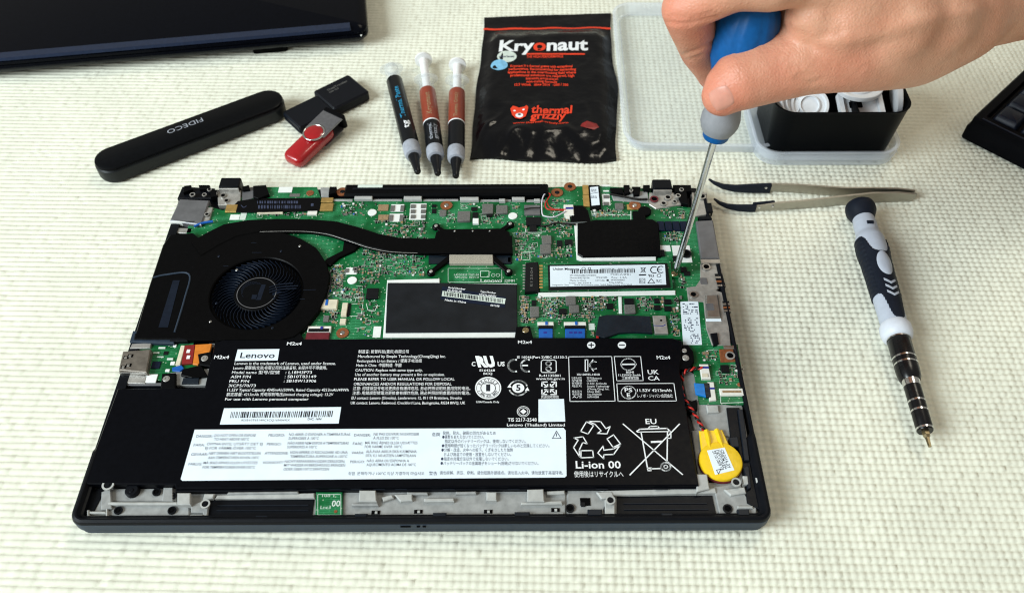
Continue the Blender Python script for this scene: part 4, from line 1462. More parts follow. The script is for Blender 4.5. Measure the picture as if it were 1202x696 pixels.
zb = ZBT + 0.00012
slab('warning_label', [(228.5, 504), (661.5, 502), (664, 505), (665, 558), (663, 560), (214, 564), (212, 562)], ZBT, zb, 'label_white', battery, 0)
slab('brand_patch', [(279, 410), (328, 409.5), (326, 422.8), (275.5, 423.5)], ZBT, zb, 'label_white', battery, 0)
slab('barcode_label', [(263, 479), (400.5, 477.5), (397.5, 496.8), (258, 498)], ZBT, zb, 'label_white', battery, 0)
slab('code_patch', [(632, 468.5), (662, 468), (663.5, 494.5), (632, 495)], ZBT, zb, 'label_white', battery, 0)
zw = ZBT + 0.00006
zt = zb + 0.00005
w = MB()      # white print on black
for s, xl, yb, xr in (
        ('Lenovo is the trademark of Lenovo, used under license.', 275, 428, 394),
        ('Lenovo 是联想(北京)有限公司的注册商标, 未经许可不得使用。', 273.5, 433.3, 384),
        ('Model name 型号/型號', 272, 438.5, 328), (': L18M3P73', 335, 438.5, 366),
        ('ASM P/N', 270.5, 443.6, 294), (': SB10T83149', 334, 443.4, 371), ('FRU P/N', 269, 448.8, 292), (': SB10W13906', 333, 448.5, 371),
        ('3ICP5/70/73', 268, 454, 300),
        ('11.52V Typical Capacity 4345mAh/50Wh, Rated Capacity 4213mAh/49Wh', 266.5, 459, 409),
        ('额定容量: 4213mAh 充电限制电压(limited charging voltage): 13.2V', 265.5, 464.4, 391),
        ('For use with Lenovo personal computer', 264, 469.8, 362),
        ('制造商: 新普科技(重庆)有限公司', 420.5, 414.3, 479.5),
        ('Manufactured by Simplo Technology(ChongQing) Inc.', 420, 419.7, 523),
        ('Rechargeable Li-ion Battery / 锂离子电池组', 419, 425, 495), ('Made in China  中国制造  中國', 418, 430.2, 471),
        ('CAUTION: Replace with same type only.', 417, 435.8, 496), ('Use of another battery may present a fire or explosion.', 416.5, 441, 522),
        ('PLEASE REFER TO USER MANUAL OR FOLLOW LOCAL', 415.5, 446.4, 533.5), ('ORDINANCES AND/OR REGULATIONS FOR DISPOSAL', 415, 452, 530),
        ('注意: 用错误型号电池更换会有爆炸危险, 务必按照说明处置用完的电池。', 414, 457.3, 552),
        ('注意: 用錯誤型號電池更換會有爆炸危險, 務必按照說明處置用完的電池。', 413.5, 462.8, 552),
        ('EU contact: Lenovo (Slovakia), Landererova 12, 811 09 Bratislava, Slovakia', 412.5, 468.4, 542),
        ('UK contact: Lenovo, Redwood, Crockford Lane, Basingstoke, RG24 8WQ, UK', 411.5, 474.2, 546)):
    txt(w, s, xl, yb, xr, zw, 3.2, 0.006)
for s, xl, yb, xr, h in (('M2x4', 336.5, 405, 354, 3.6), ('M2x4', 251, 421, 268.5, 4), ('M2x4', 608, 403.2, 624.5, 3.6), ('M2x4', 771, 421.5, 787, 4.2), ('E164268', 563, 435.8, 581, 2.6), ('BCQ', 567.5, 439.6, 578, 2.6),
                          ('IS 16046(Part 2)/IEC 62133-2', 607, 420.4, 666, 2.7), ('R-41135801', 633, 442, 658, 2.7), ('www.bis.gov.in', 629, 445.6, 663, 2.7), ('資源回收標誌', 635, 467, 656, 2.6), ('USA/Canada Only', 559, 472.6, 586, 2.2),
                          ('TIS 2217-2548', 596, 494.4, 630, 4), ('Lenovo (Thailand) Limited', 595, 500, 663, 3.2), ('11.52V 4213mAh', 748, 459.6, 788.5, 3.3), ('レノボ・ジャパン合同会社', 748.5, 466.2, 790, 3.3),
                          ('EU', 758, 497.3, 771, 6), ('11.52V/4213mAh', 726, 441.2, 752, 2.3), ('BSMI', 735, 437.8, 744, 2.3), ('工業環境警語', 730, 445, 750, 2.6), ('XU100935-14018', 677, 440.6, 704, 2.4),
                          ('UK', 760.5, 439, 773.5, 5), ('CA', 761, 446.2, 774.5, 5), ('使用後はリサイクルへ', 674, 559.2, 732, 5.6)):
    txt(w, s, xl, yb, xr, zw, h, 0.014)
txt(w, 'Li-ion 00', 676, 549.3, 729, zw, 8.5, 0.018)
for k, (s1, s2) in enumerate((('인증자/상호', '전지(Battery)'), ('모델명', 'L18M3P73'), ('정격용량', '11.52V, 4213mAh'), ('제조자', 'Simplo Technology'), ('', '(Chong Qing) Inc.'), ('제조국가', 'China 2021'), ('제조연월', 'Sec.0000000'), ('A/S', '1670-0088'))):
    y = 444.8 + 3.15 * k
    if s1:
        txt(w, s1, 671 + .1 * k, y, 671 + 12, zw, 2.2)
    txt(w, s2, 689 + .1 * k, y, 689 + len(s2) * 1.55, zw, 2.2)
# boxes
stroke(w, [(667.5, 418.6), (718, 418.3), (722, 470.6), (669, 471)], zw, 0.9, True)
stroke(w, [(721, 418.3), (752, 418.3), (755, 446.6), (724, 446.8)], zw, 0.9, True)
stroke(w, [(724, 450.2), (791, 449.8), (794, 470.4), (725.5, 470.8)], zw, 0.9, True)
# plus and minus
for px in (694, 730):
    flat(w, ell(px, 405, 4.9, 4.1, 22)[::-1], zw)
# recognised component mark: c RU us
txt(w, 'C', 553.5, 429.5, 558, zw, 5, 0.03)
txt(w, 'RU', 561, 430, 582, zw, 11.5, 0.07, -0.25)
txt(w, 'US', 584, 429.5, 592.5, zw, 5, 0.03)
# CE
for cx in (604, 619):
    stroke(w, ell(cx, 429, 7.4, 7, 14, 75, 285), zw, 2.2)
stroke(w, [(612, 428.8), (619, 428.8)], zw, 2)
# BIS square with looped S
stroke(w, [(637, 422.4), (651, 422.4), (652.8, 424), (653, 435.5), (651.5, 437), (636.5, 437), (635.2, 435.5), (635.4, 424)], zw, 1.1, True)
for y in (426.5, 432.8):
    stroke(w, ell(644, y, 3, 2.4, 12), zw, 1.5, True)
# four-arrow recycling square
for q in range(4):
    a = math.pi / 2 * q
    for seg in ([(2, 7.5), (7.5, 7.5), (7.5, 2.5)], [(1.6, 1.5), (6, 5.6)], [(1.6, 4.5), (1.6, 1.5), (4.8, 1.5)]):
        stroke(w, [(644.5 + (x * math.cos(a) - y * math.sin(a)) * 1.12, 455.5 + (x * math.sin(a) + y * math.cos(a)) * 0.98) for x, y in seg], zw, 1.5)
# round recycling seal
flat(w, ell(573, 455.3, 15.4, 13.2, 36)[::-1], zw)
# ring with 5
for a0 in (20, 200):
    stroke(w, ell(608.3, 455.2, 10.6, 8.6, 14, a0, a0 + 130), zw, 1.8)
    e = ell(608.3, 455.2, 10.6, 8.6, 14, a0, a0 + 148)[-1]
    flat(w, [(e[0] - 2.5, e[1] + 1.2), (e[0] + 2.8, e[1] + 1.6), (e[0] + 0.4, e[1] - 3)], zw)
flat(w, ell(608.3, 455.2, 7.2, 5.8, 22)[::-1], zw)
# TIS ring
for r in (7.2, 5.4):
    stroke(w, ell(614.3, 482.8, r, r * 0.85, 20), zw, 0.8, True)
flat(w, [(610.5, 482.8), (614.3, 486), (618.1, 482.8), (614.3, 479.6)], zw)
# KC letters
stroke(w, [(687, 422), (687, 435.5)], zw, 1.3)
stroke(w, [(690, 422), (690, 435.5)], zw, 1.0)
stroke(w, [(687, 422), (690, 422)], zw, 1.0)
stroke(w, [(687, 435.5), (690, 435.5)], zw, 1.0)
stroke(w, [(696, 422.3), (691.5, 428.6), (696.5, 435.2)], zw, 1.3)
stroke(w, ell(697.5, 428.7, 4.8, 4.4, 12, 60, 300), zw, 1.3)
# circle with bar
stroke(w, ell(737.5, 427.5, 8.4, 6.7, 26), zw, 1.4, True)
stroke(w, [(728.8, 427.5), (746.5, 427.4)], zw, 2.0)
# PSE
stroke(w, ell(737.8, 460.4, 8.6, 7.4, 28), zw, 1.2, True)
txt(w, 'PS', 733.4, 459.8, 742.4, zw, 4.6, 0.02)
txt(w, 'E', 736, 465.6, 740, zw, 4.4, 0.02)
# three chasing arrows
for q in range(3):
    a = 2 * math.pi / 3 * q
    for arrow in ([(-16.9, -12.8), (-10.5, -25.3), (-2.5, -20.5), (-8.7, -9.2)], [(-8.5, -25.8), (5.2, -25.6), (11, -16.3), (15.7, -19), (12.2, -9.5), (1.7, -10.1), (5.8, -13.5), (-1, -22)]):
        pp = []
        for x, y in arrow:
            X, Y = x * math.cos(a) - y * math.sin(a), x * math.sin(a) + y * math.cos(a)
            pp.append((699.5 + X * 1.06, 517.5 + Y * 0.90))
        stroke(w, pp, zw, 1.3, True)
# crossed-out bin
stroke(w, [(731.5, 497.5), (801, 556.5)], zw, 1.4)
stroke(w, [(797.5, 497.5), (739.5, 557)], zw, 1.4)
stroke(w, [(747.5, 506), (751, 503.5), (783, 502.5), (787, 506.5)], zw, 1.6)
stroke(w, [(748, 506.8), (786.5, 506.2)], zw, 1.2)
stroke(w, [(761, 502.5), (763, 500.2), (772, 500), (774, 502.2)], zw, 1.4)
stroke(w, [(752.5, 507), (760, 549), (764.5, 549), (764, 552), (760.5, 552), (760, 549)], zw, 1.4)
stroke(w, [(783.5, 507), (783, 543)], zw, 1.4)
stroke(w, [(763, 550), (776, 549.5)], zw, 1.4)
stroke(w, [(765, 518.5), (776, 518)], zw, 2.4)
stroke(w, [(783.5, 514), (787.5, 514), (787.5, 509)], zw, 1.2)
stroke(w, ell(781.5, 547.5, 5.6, 4.8, 20), zw, 1.6, True)
stroke(w, ell(781.5, 547.5, 2.2, 1.9, 10), zw, 1.2, True)
w.build('white_lettering', 'print_white', battery, 0)

k = MB()      # dark print on the white patches
txt(k, 'Lenovo', 281.5, 420, 322, zt, 6.4, 0.012)
k.build('brand_lettering', 'print_black', battery, 0)
k = MB()
bars(k, 270, 391, 483.3, 490.4, zt, 62, 31, 1.4, -1.3)
txt(k, '8SSB10T83149C1CQ16N04XX', 283, 494, 340, zt, 2.2)
txt(k, 'D/C: 16N', 361, 492.8, 377, zt, 2.4, 0.02)
k.build('barcode', 'print_black', battery, 0)
k = MB()
zk = zw + 0.00005
for px in (694, 730):
    stroke(k, [(px - 2.8, 405), (px + 2.8, 405)], zk, 1.4)
stroke(k, [(694, 402.7), (694, 407.3)], zk, 1.4)
k.build('pole_signs', 'print_black', battery, 0)
k = MB()
stroke(k, ell(573, 455.3, 13.6, 11.6, 36), zk, 0.5, True)
stroke(k, ell(573, 455.3, 8.6, 7.2, 28), zk, 0.8, True)
flat(k, [(570.6, 459), (575.4, 459), (575.4, 451.2), (570.6, 451.2)], zk)
txt(k, 'Li-ion', 567.5, 450.6, 578.5, zk, 2.2, 0.02)


def arc_text(mb, s, cx, cy, rx, ry, a0, a1, z, hpx, inward=False):
    n = len(s)
    for i, ch in enumerate(s):
        if ch == ' ':
            continue
        a = math.radians(a0 + (a1 - a0) * i / max(n - 1, 1))
        c0 = P(cx + rx * math.cos(a), cy - ry * math.sin(a), z)
        o = P(cx, cy, z)
        up = (c0 - o).normalized() * (-1 if inward else 1)
        rt = Vector((up.y, -up.x, 0))
        hh = P(cx, cy - hpx, z).y - o.y
        put_text(mb, ch, lambda u, v: tuple(c0 + rt * (u - hh * 0.35) + up * v), height=hh, bold=0.02)


arc_text(k, 'RECYCLE', 573, 455.3, 9.7, 8.2, 150, 30, zk, 2.8)
arc_text(k, '1.800.822.8837', 573, 455.3, 12.6, 10.8, 205, 335, zk, 2.6, True)
k.build('seal_lettering', 'print_black', battery, 0)
k = MB()
txt(k, '5', 605.8, 458.4, 611, zk, 7, 0.03)
k.build('ring_number', 'print_black', battery, 0)

k = MB()      # grey print on the long white label
for s, xl, yb, xr in (
        ('DANGER:', 230, 513.3, 249), ('DO NOT OPEN OR EXPOSE', 251.5, 512.3, 300), ('TO HEAT ABOVE 100°C', 251, 516.8, 292),
        ('FARA:', 227, 523.5, 240), ('ÖPPNA INTE, UTSÄTT DET EJ', 242.5, 522.3, 308), ('EJ FÖR VÄRME ÖVER 100°C', 240.5, 527.2, 300),
        ('GEVAAR:', 224, 534.5, 243.5), ('NIET OPENEN, NIET BLOOTSTELLEN', 245, 533.3, 305.5), ('AAN TEMPERATUREN BOVEN 100°C', 244, 538.4, 304),
        ('FARLIG:', 221, 545.8, 237), ('MÅ IKKE ÅPNES ELLER UTSETTES', 238.5, 544.4, 302), ('FOR TEMPERATURER OVER 100°C', 237.5, 549.6, 299),
        ('PELIGRO:', 315, 512, 334), ('NO ABRIR O EXPONER A TEMPERATURAS', 339, 511.2, 411), ('SUPERIORES A 100°C', 338.5, 515.8, 374),
        ('PERIGO:', 313, 522.4, 330), ('NÃO ABRIR NEM EXPOR A TEMPERATURAS', 337.5, 521.4, 409), ('SUPERIORES A 100°C', 337, 525.8, 372),
        ('ATTENZIONE:', 310.5, 533.2, 338), ('NON APRIRE, O RISCALDARE AD UNA', 340.5, 532.2, 408), ('TEMPERATURA SUPERIORE A 100°C', 340.5, 537, 407.5),
        ('VORSICHT!', 308, 544.2, 332), ('NICHT REPARIEREN ODER ZERLEGEN,', 334, 542.8, 405), ('MIT WASSER IN BERÜHRUNG BRINGEN', 333, 547.2, 405), ('ODER ÜBER 100°C ERHITZEN', 332.5, 551.8, 386),
        ('DANGER:', 415.5, 512, 435), ('NE PAS OUVRIR NI EXPOSER', 438.5, 510.8, 492), ('À PLUS DE 100°C', 438, 515.4, 468),
        ('FARE:', 414, 522, 426), ('MÅ IKKE ÅBNES ELLER UDSÆTTES', 428.5, 521, 490), ('FOR VARME OVER 100°C', 428, 525.5, 472),
        ('VAARA:', 412.5, 532.6, 427), ('ÄLÄ AVAA AKKUA EIKÄ KUUMENNA', 429.5, 531.2, 489), ('SITÄ YLI 100 ASTEEN LÄMPÖTILAAN', 429, 536, 488),
        ('PERIGO:', 411, 543.2, 428), ('NÃO ABRA OU EXPONHA A', 430.5, 542, 480), ('AQUECIMENTO ACIMA DE 100°C', 430, 546.6, 488),
        ('위험', 408.5, 557.2, 416), ('분해하거나 100°C 이상 가열하지 마십시오', 419, 557, 498)):
    txt(k, s, xl, yb, xr, zt, 3.1, 0.003)
for s, xl, yb, xr in (
        ('危険', 507, 511.4, 516.5), ('発熱、発火、破裂の恐れがあるため', 519.5, 509.8, 582), ('●衝撃をあたえないでください。', 519, 514.4, 568),
        ('指定以外のバッテリーパックは、使用しないでください。', 522, 519.4, 617), ('●使用時間が短くなったバッテリーパックは新しいものと交換してください。', 518.5, 524.6, 645),
        ('●分解・改造、火中への投下、くぎをさしたり加熱', 518, 529.6, 602), ('および高温での使用・放置をしないでください。', 521, 534.8, 600),
        ('●指定の充電方法以外で充電しないでください。', 517.5, 540, 597), ('●バッテリーパックの金属端子をショート(短絡)させないでください。', 517, 545.2, 632),
        ('警告', 503.5, 557, 513), ('请勿拆解、挤压、穿刺。请勿短路外部接点。请勿丢入火中。请勿放置于高温环境。', 516, 556.4, 661)):
    txt(k, s, xl, yb, xr, zt, 3.3, 0.010)
stroke(k, [(648.5, 514.3), (658.5, 514.2), (653.2, 505.8)], zt, 0.8, True)
stroke(k, [(653.2, 508.6), (653.3, 511.6)], zt, 0.9)
k.build('grey_lettering', 'print_grey', battery, 0)

# ------------------------------------------------------------------ coin cell and its leads
zc = 0.0128
cc = P(846.5, 540, zc)
rad = (P(872, 540, zc).x - P(821, 540, zc).x) / 2
m = MB()
m.cyl(cc.x, cc.y, ZF + 0.0005, rad * 1.03, 0.0014, 40, 0.0002)
cell_base = m.build('cell_tray', 'wine_red', laptop, 40)
m = MB()
m.loft([[(cc.x + rad * q * math.cos(t * 2 * math.pi / 48), cc.y + rad * q * math.sin(t * 2 * math.pi / 48), z_) for t in range(48)]
        for q, z_ in ((0.97, ZF + 0.0018), (1.0, ZF + 0.0024), (1.0, zc - 0.0010), (0.96, zc - 0.0003), (0.88, zc))])
st_ = len(m.v)
m.prism(pxpoly([(820.5, 505), (848, 503.5), (858, 526), (853, 534), (824, 534), (823, 527)], zc - 0.0008), ZF + 0.0026, zc - 0.0007, 0.0006)
m.tube([P(829, 505, zc - .0006), P(832, 517, zc - .0004), P(833, 526, zc - .0004)], [0.0012, 0.0012, 0.0004], 8)
m.tube([P(841, 504, zc - .0006), P(845, 516, zc - .0004), P(849, 526, zc - .0004)], [0.0012, 0.0012, 0.0004], 8)
cell = m.build('coin_cell', 'cell_yellow', laptop, 35)
zcl = zc + 0.0001
slab('cell_label', [(830, 528.5), (850.5, 525), (862, 551.5), (839.5, 557)], zc, zcl, 'label_white', cell, 0)
m = MB()
for i, s in enumerate(('CR2016 3V', 'LITHIUM CELL', 'LBT1CR6C', '23.10.1009 18')):
    t = i / 3.6
    txr(m, s, 845.5 - 11.5 * t, 527.5 + 2.2 * t, 855.5 - 11 * t, 549.5 + 2.6 * t, zcl + 0.00005, 2.8, 0.01)
stroke(m, [(841, 551.5), (846, 550.3), (843.5, 556)], zcl + 0.00005, 0.7, True)
m.build('cell_lettering', 'print_black', cell, 0)


def twisted(pts, zs, names=('wire_red', 'wire_black')):
    ps = [P(x, y, z) for (x, y), z in zip(pts, zs)]
    dense = []
    n = len(ps)
    for i in range(n - 1):
        p0, p1, p2, p3 = ps[max(i - 1, 0)], ps[i], ps[i + 1], ps[min(i + 2, n - 1)]
        for j in range(14):
            t = j / 14
            dense.append(0.5 * ((2 * p1) + (p2 - p0) * t + (2 * p0 - 5 * p1 + 4 * p2 - p3) * t * t + (3 * p1 - p0 - 3 * p2 + p3) * t ** 3))
    dense.append(ps[-1])
    acc = [0]
    for a, b in zip(dense[:-1], dense[1:]):
        acc.append(acc[-1] + (b - a).length)
    for ph, mt in ((0, names[0]), (math.pi, names[1])):
        out = []
        for i, p in enumerate(dense):
            t = (dense[min(i + 1, len(dense) - 1)] - dense[max(i - 1, 0)]).normalized()
            s = t.cross(Vector((0, 0, 1))).normalized()
            u = s.cross(t)
            a = ph + acc[i] / 0.0048 * 2 * math.pi
            out.append(p + (s * math.cos(a) + u * math.sin(a)) * 0.00055)
        m = MB()
        m.tube(out, 0.00056, 7)
        m.build('twisted_wire', mt, laptop, 60)


twisted([(801, 447), (801, 440), (806, 435), (815, 432.5), (824, 431.5)], [0.0112, 0.0116, 0.0122, 0.0124, 0.0122])
twisted([(800, 452), (801, 462), (806, 472), (813, 482), (820, 494), (827, 506)], [0.0108, 0.0112, 0.0118, 0.0118, 0.0114, 0.0114])
slab('wire_clip', [(803, 466), (812, 470), (818, 468), (819, 480), (812, 484), (804, 480)], ZF + .0006, 0.0118, 'black_plastic', laptop, 0.0006)

# ------------------------------------------------------------------ small parts scattered over the board
silk_o = None


def taken(x, y, pad_=0.5):
    return any(a - pad_ <= x <= c_ + pad_ and b - pad_ <= y <= d_ + pad_ for a, b, c_, d_ in EXC)


zones = [((398, 250, 500, 262), 26), ((392, 276, 455, 352), 150), ((440, 292, 512, 330), 95), ((420, 330, 448, 395), 34), ((512, 238, 612, 262), 46), ((604, 262, 640, 306), 60), ((640, 258, 676, 306), 80), ((694, 244, 740, 258), 46),
         ((776, 270, 812, 288), 46), ((612, 346, 664, 380), 130), ((660, 346, 728, 376), 150), ((728, 346, 768, 370), 60), ((764, 346, 800, 372), 46), ((784, 370, 802, 396), 16), ((790, 308, 822, 340), 30), ((826, 406, 846, 428), 18), ((838, 426, 872, 454), 34),
         ((362, 362, 400, 384), 40), ((400, 236, 442, 262), 30), ((452, 262, 512, 280), 40), ((250, 246, 300, 262), 22), ((300, 249, 380, 256), 18), ((776, 244, 812, 258), 16), ((380, 312, 410, 350), 46), ((596, 336, 620, 380), 46), ((388, 284, 402, 292), 4), ((640, 236, 668, 256), 14), ((690, 370, 700, 392), 8)]
smd = MB()
smd_mats = ['chip_black', 'ceramic_tan', 'solder', 'inductor_grey', 'pad_white', 'cable_blue', 'gold']
placed = []
for (x0, y0, x1, y1), n in zones:
    for _ in range(int(n * 1.25)):
        for _try in range(8):
            x, y = random.uniform(x0, x1), random.uniform(y0, y1)
            if taken(x, y, 1.2) or any(abs(x - a) < 2.6 and abs(y - b) < 2.2 for a, b in placed[-160:]):
                continue
            placed.append((x, y))
            c = P(x, y, ZB)
            L = random.choice([0.0008, 0.0011, 0.0014, 0.0016, 0.0020])
            Wd = L * random.uniform(0.45, 0.65)
            rot = random.choice([0, math.pi / 2])
            h = Wd * random.uniform(0.6, 0.95)
            smd.cur = random.choices([0, 1, 3, 6, 5, 4], [5, 3, 2, .5, .25, .8])[0]
            ca, sa = math.cos(rot), math.sin(rot)
            smd.box(c.x, c.y, ZB, L * 0.62, Wd, h, rot, 0)
            smd.cur = 2
            for s in (-1, 1):
                smd.box(c.x + s * L * 0.42 * ca, c.y + s * L * 0.42 * sa, ZB, L * 0.26, Wd * 1.06, h * 0.95, rot, 0)
            if random.random() < 0.22:
                q = random.uniform(2.2, 4)
                stroke(silk, [(x - q, y - q * .8), (x + q, y - q * .8)], ZS, 0.45)
            if random.random() < 0.06:
                stroke(silk, [(x - 3, y - 2.4), (x + 3, y - 2.4), (x + 3, y + 2.4), (x - 3, y + 2.4)], ZS, 0.4, True)
            break
smd.build('small_components', smd_mats, board, 0, kind='stuff')
# reference letters and test points
r_ = random.Random(4)
for (x0, y0, x1, y1), n in zones:
    for _ in range(max(2, n // 5)):
        x, y = r_.uniform(x0, x1), r_.uniform(y0, y1)
        if taken(x, y, 1.5) or taken(x + 5, y, 1):
            continue
        txt(silk, r_.choice('RCLUQ') + str(r_.randint(10, 99)), x, y, x + 5, ZS, 1.5)
        for _k in range(2):
            xx, yy = x + r_.uniform(-6, 8), y + r_.uniform(-5, 5)
            if not taken(xx, yy, 1):
                flat(silk, ell(xx, yy, .7, .6, 8)[::-1], ZS)
silk.build('silkscreen', 'silk_white', board, 0)

# ================================================================== things around the laptop
def axis_matrix(a, b, up=Vector((0, 0, 1))):
    """Local X runs from a to b, local Z as near up as it can be."""
    x = (b - a).normalized()
    y = up.cross(x).normalized()
    z = x.cross(y)
    M = Matrix((x, y, z)).transposed().to_4x4()
    M.translation = a
    return M


# ------------------------------------------------------------------ dark laptop at the back
t0 = P(433, 44, 0.010)
t1 = P(0, 82, 0.010)
root = thing('laptop', 'closed glossy dark laptop lying behind the long black case', 'laptop', (t0.x, t0.y, 0))
u = (t0 - t1).normalized()
vv = Vector((-u.y, u.x, 0))
wid, dep = 0.44, 0.25
ctr = t0 - u * wid / 2 + vv * dep / 2
ang = math.atan2(u.y, u.x)
m = MB()
m.rr(ctr.x, ctr.y, wid, dep, 0.008, ang, [(-0.010, 0.0035), (-0.004, 0.0050), (-0.0006, 0.0085), (0, 0.0105), (-0.0006, 0.0124)], seg=6)
m.build('base', 'far_laptop', root)
m = MB()
m.rr(ctr.x, ctr.y, wid, dep, 0.008, ang, [(-0.0012, 0.0127), (-0.0002, 0.0133), (-0.0006, 0.0150), (-0.0030, 0.0172), (-0.0080, 0.0186)], seg=6, cap1=True)
m.build('lid', 'far_laptop', root)
m = MB()
c2 = ctr - vv * (dep / 2 - 0.0045)
m.rr(c2.x - u.x * .004, c2.y - u.y * .004, wid - 0.016, 0.0085, 0.0015, ang, [(0, 0.0166), (-0.0008, 0.0187)], seg=3)
m.build('edge_highlight', 'far_laptop_highlight', root)  # added strip, paints the blue highlight along the front bevel
for s in (-0.075, -0.36):
    f = t0 + u * s + vv * 0.009
    m = MB()
    m.rr(f.x, f.y, 0.026, 0.006, 0.002, ang, [(0, 0.0), (0, 0.0042)], seg=3)
    m.build('rubber_foot', 'black_matte', root)
for s in (-0.075, -0.36):
    f = t0 + u * s + vv * (dep - 0.02)
    m = MB()
    m.rr(f.x, f.y, 0.026, 0.006, 0.002, ang, [(0, 0.0), (0, 0.0042)], seg=3)
    m.build('rubber_foot', 'black_matte', root)
f = P(424, 41, 0.0135)
m = MB()
m.cyl(f.x, f.y - .0006, 0.0128, 0.0006, 0.0008, 8)
m.build('status_light', 'pad_white', root)

# ------------------------------------------------------------------ long black drive case
zt_ = 0.0135
a, b = P(131, 184, zt_), P(312, 117, zt_)
r = 0.0117
root = thing('drive_enclosure', 'long black rounded case with pale upside-down lettering on top', 'case', ((a.x + b.x) / 2, (a.y + b.y) / 2, 0))
ax = (b - a).normalized()
ang = math.atan2(ax.y, ax.x)
ctr = (a + b) / 2
m = MB()
m.rr(ctr.x, ctr.y, (b - a).length + 2 * r, 2 * r, r, ang, [(-0.0022, 0.0), (-0.0006, 0.0010), (0, 0.0028), (0, 0.0098), (-0.0008, 0.0108)], seg=12)
m.build('shell', 'case_side', root, 35)
m = MB()
m.rr(ctr.x, ctr.y, (b - a).length + 2 * r, 2 * r, r, ang, [(-0.0008, 0.0108), (-0.0003, 0.0114), (-0.0007, 0.0127), (-0.0024, zt_)], seg=12)
m.build('cover', 'case_black', root, 35)
m = MB()
p0 = P(236.5, 138.5, zt_)
n_ = Vector((ax.y, -ax.x, 0))
put_text(m, 'FIDECO', lambda p, q: tuple(p0 - ax * p + n_ * q + Vector((0, 0, 0.0001))), height=0.0042, width=0.0245, bold=0.0)
m.build('lettering', 'collar_grey', root, 0)

# ------------------------------------------------------------------ black memory stick
zt_ = 0.0082
root = thing('usb_stick', 'black memory stick with a slimmer capless end touching the case', 'memory stick', (*P(385, 115, 0)[:2], 0))
cx, cy, w_, d_, ro_ = Q([(370, 107), (409, 85), (431, 107), (391, 130)], zt_)
m = MB()
m.rr(cx, cy, w_, d_, 0.0022, ro_, [(-0.0012, 0), (0, 0.0012), (0, 0.0070), (-0.0012, zt_)], seg=5)
m.build('body', 'stick_black', root)
q2 = [(333, 131), (371, 110), (391, 130), (353, 152)]
cx2, cy2, w2, d2, ro2 = Q(q2, 0.0075)
m = MB()
m.rr(cx2, cy2, w2, d2 * 0.93, 0.001, ro_, [(-0.0005, 0.0006), (0, 0.0014), (0, 0.0068), (-0.0006, 0.0076)], seg=3)
slv = m.build('sleeve', 'stick_black', root)
ux = Vector((math.cos(ro_), math.sin(ro_), 0))
uy = Vector((-ux.y, ux.x, 0))
e = Vector((cx2, cy2, 0)) - ux * (w2 / 2)
m = MB()
Mx = axis_matrix(e + Vector((0, 0, 0.0042)), e + Vector((0, 0, 0.0042)) - ux)
m.rr(0, 0, d2 * 0.84, 0.0052, 0.0008, 0, [(0, -0.0004), (0, 0.0004), (-0.0007, 0.0004), (-0.0009, -0.0003)], seg=3, M=Mx @ Matrix(((0, 0, 1, 0), (1, 0, 0, 0), (0, 1, 0, 0), (0, 0, 0, 1))))
m.build('end_lip', 'fan_grey', slv)
m = MB()
p0 = P(385.5, 107, zt_) + Vector((0, 0, .0001))
put_text(m, 'DataTraveler', lambda p, q: tuple(p0 + ux * p + uy * q), height=0.0020, width=0.0165, bold=0.01)
p1 = P(387.5, 109.5, zt_) + Vector((0, 0, .0001))
put_text(m, '100 G3', lambda p, q: tuple(p1 + ux * p + uy * q), height=0.0016, width=0.0075, bold=0.01)
m.build('lettering', 'inductor_grey', root, 0)

# ------------------------------------------------------------------ red swivel memory stick, leaning on the black one
root = thing('usb_stick', 'small red memory stick with grey swivel cover and ring hole', 'memory stick', (*P(360, 170, 0)[:2], 0))
pa, pb = P(344.5, 186, 0.0050), P(394, 138, 0.0098)
Mr = axis_matrix(pa, pb)
Ln = (pb - pa).length
hw = 0.0085
m = MB()
m.rr(Ln * 0.36, 0, Ln * 0.86, hw * 1.94, 0.005, 0, [(-0.0016, -0.0045), (-0.0002, -0.0034), (0, -0.0012), (-0.0004, 0.0012), (-0.0020, 0.0030)], seg=7, M=Mr)
m.build('body', 'stick_red', root, 50)
m = MB()
cxs = Ln * 0.51
for k_ in (0,):
    m.rr(Ln * 0.76, 0, Ln * 0.50, hw * 1.98, 0.0012, 0, [(0, 0.0032), (0, 0.0040), (-0.0003, 0.0043)], seg=4, M=Mr)
m.build('swivel_cover', 'swivel_grey', root)
m = MB()
m.rr(Ln * 0.995, 0, Ln * 0.09, hw * 2.06, 0.0016, 0, [(0, -0.0048), (0, 0.0042), (-0.0004, 0.0046)], seg=4, M=Mr)
m.build('swivel_end', 'black_plastic', root)
m = MB()
m.rr(Ln * 0.73, 0, Ln * 0.44, hw * 1.98, 0.0012, 0, [(0, -0.0049), (0, -0.0046)], seg=4, M=Mr)
m.build('swivel_back', 'swivel_grey', root)
m = MB()
rp = [(cxs + 0.0072 * math.cos(i * 2 * math.pi / 28), 0.0072 * math.sin(i * 2 * math.pi / 28)) for i in range(28)]
ring = [[tuple(Mr @ Vector((cxs + (0.0070 + 0.0007 * math.cos(q)) * math.cos(i * 2 * math.pi / 32), (0.0070 + 0.0007 * math.cos(q)) * math.sin(i * 2 * math.pi / 32), 0.0044 + 0.0006 * math.sin(q))))
         for q in [k * math.pi / 4 for k in range(8)]] for i in range(33)]
m.loft(ring, False, False)
m.build('hole_rim', 'chrome', root, 60)
m = MB()
m.loft([[tuple(Mr @ Vector((cxs + rr_ * math.cos(i * 2 * math.pi / 28), rr_ * math.sin(i * 2 * math.pi / 28), zz))) for i in range(28)] for rr_, zz in ((0.0064, 0.0030), (0.0063, 0.0046), (0.0050, 0.0052), (0.002, 0.0054))])
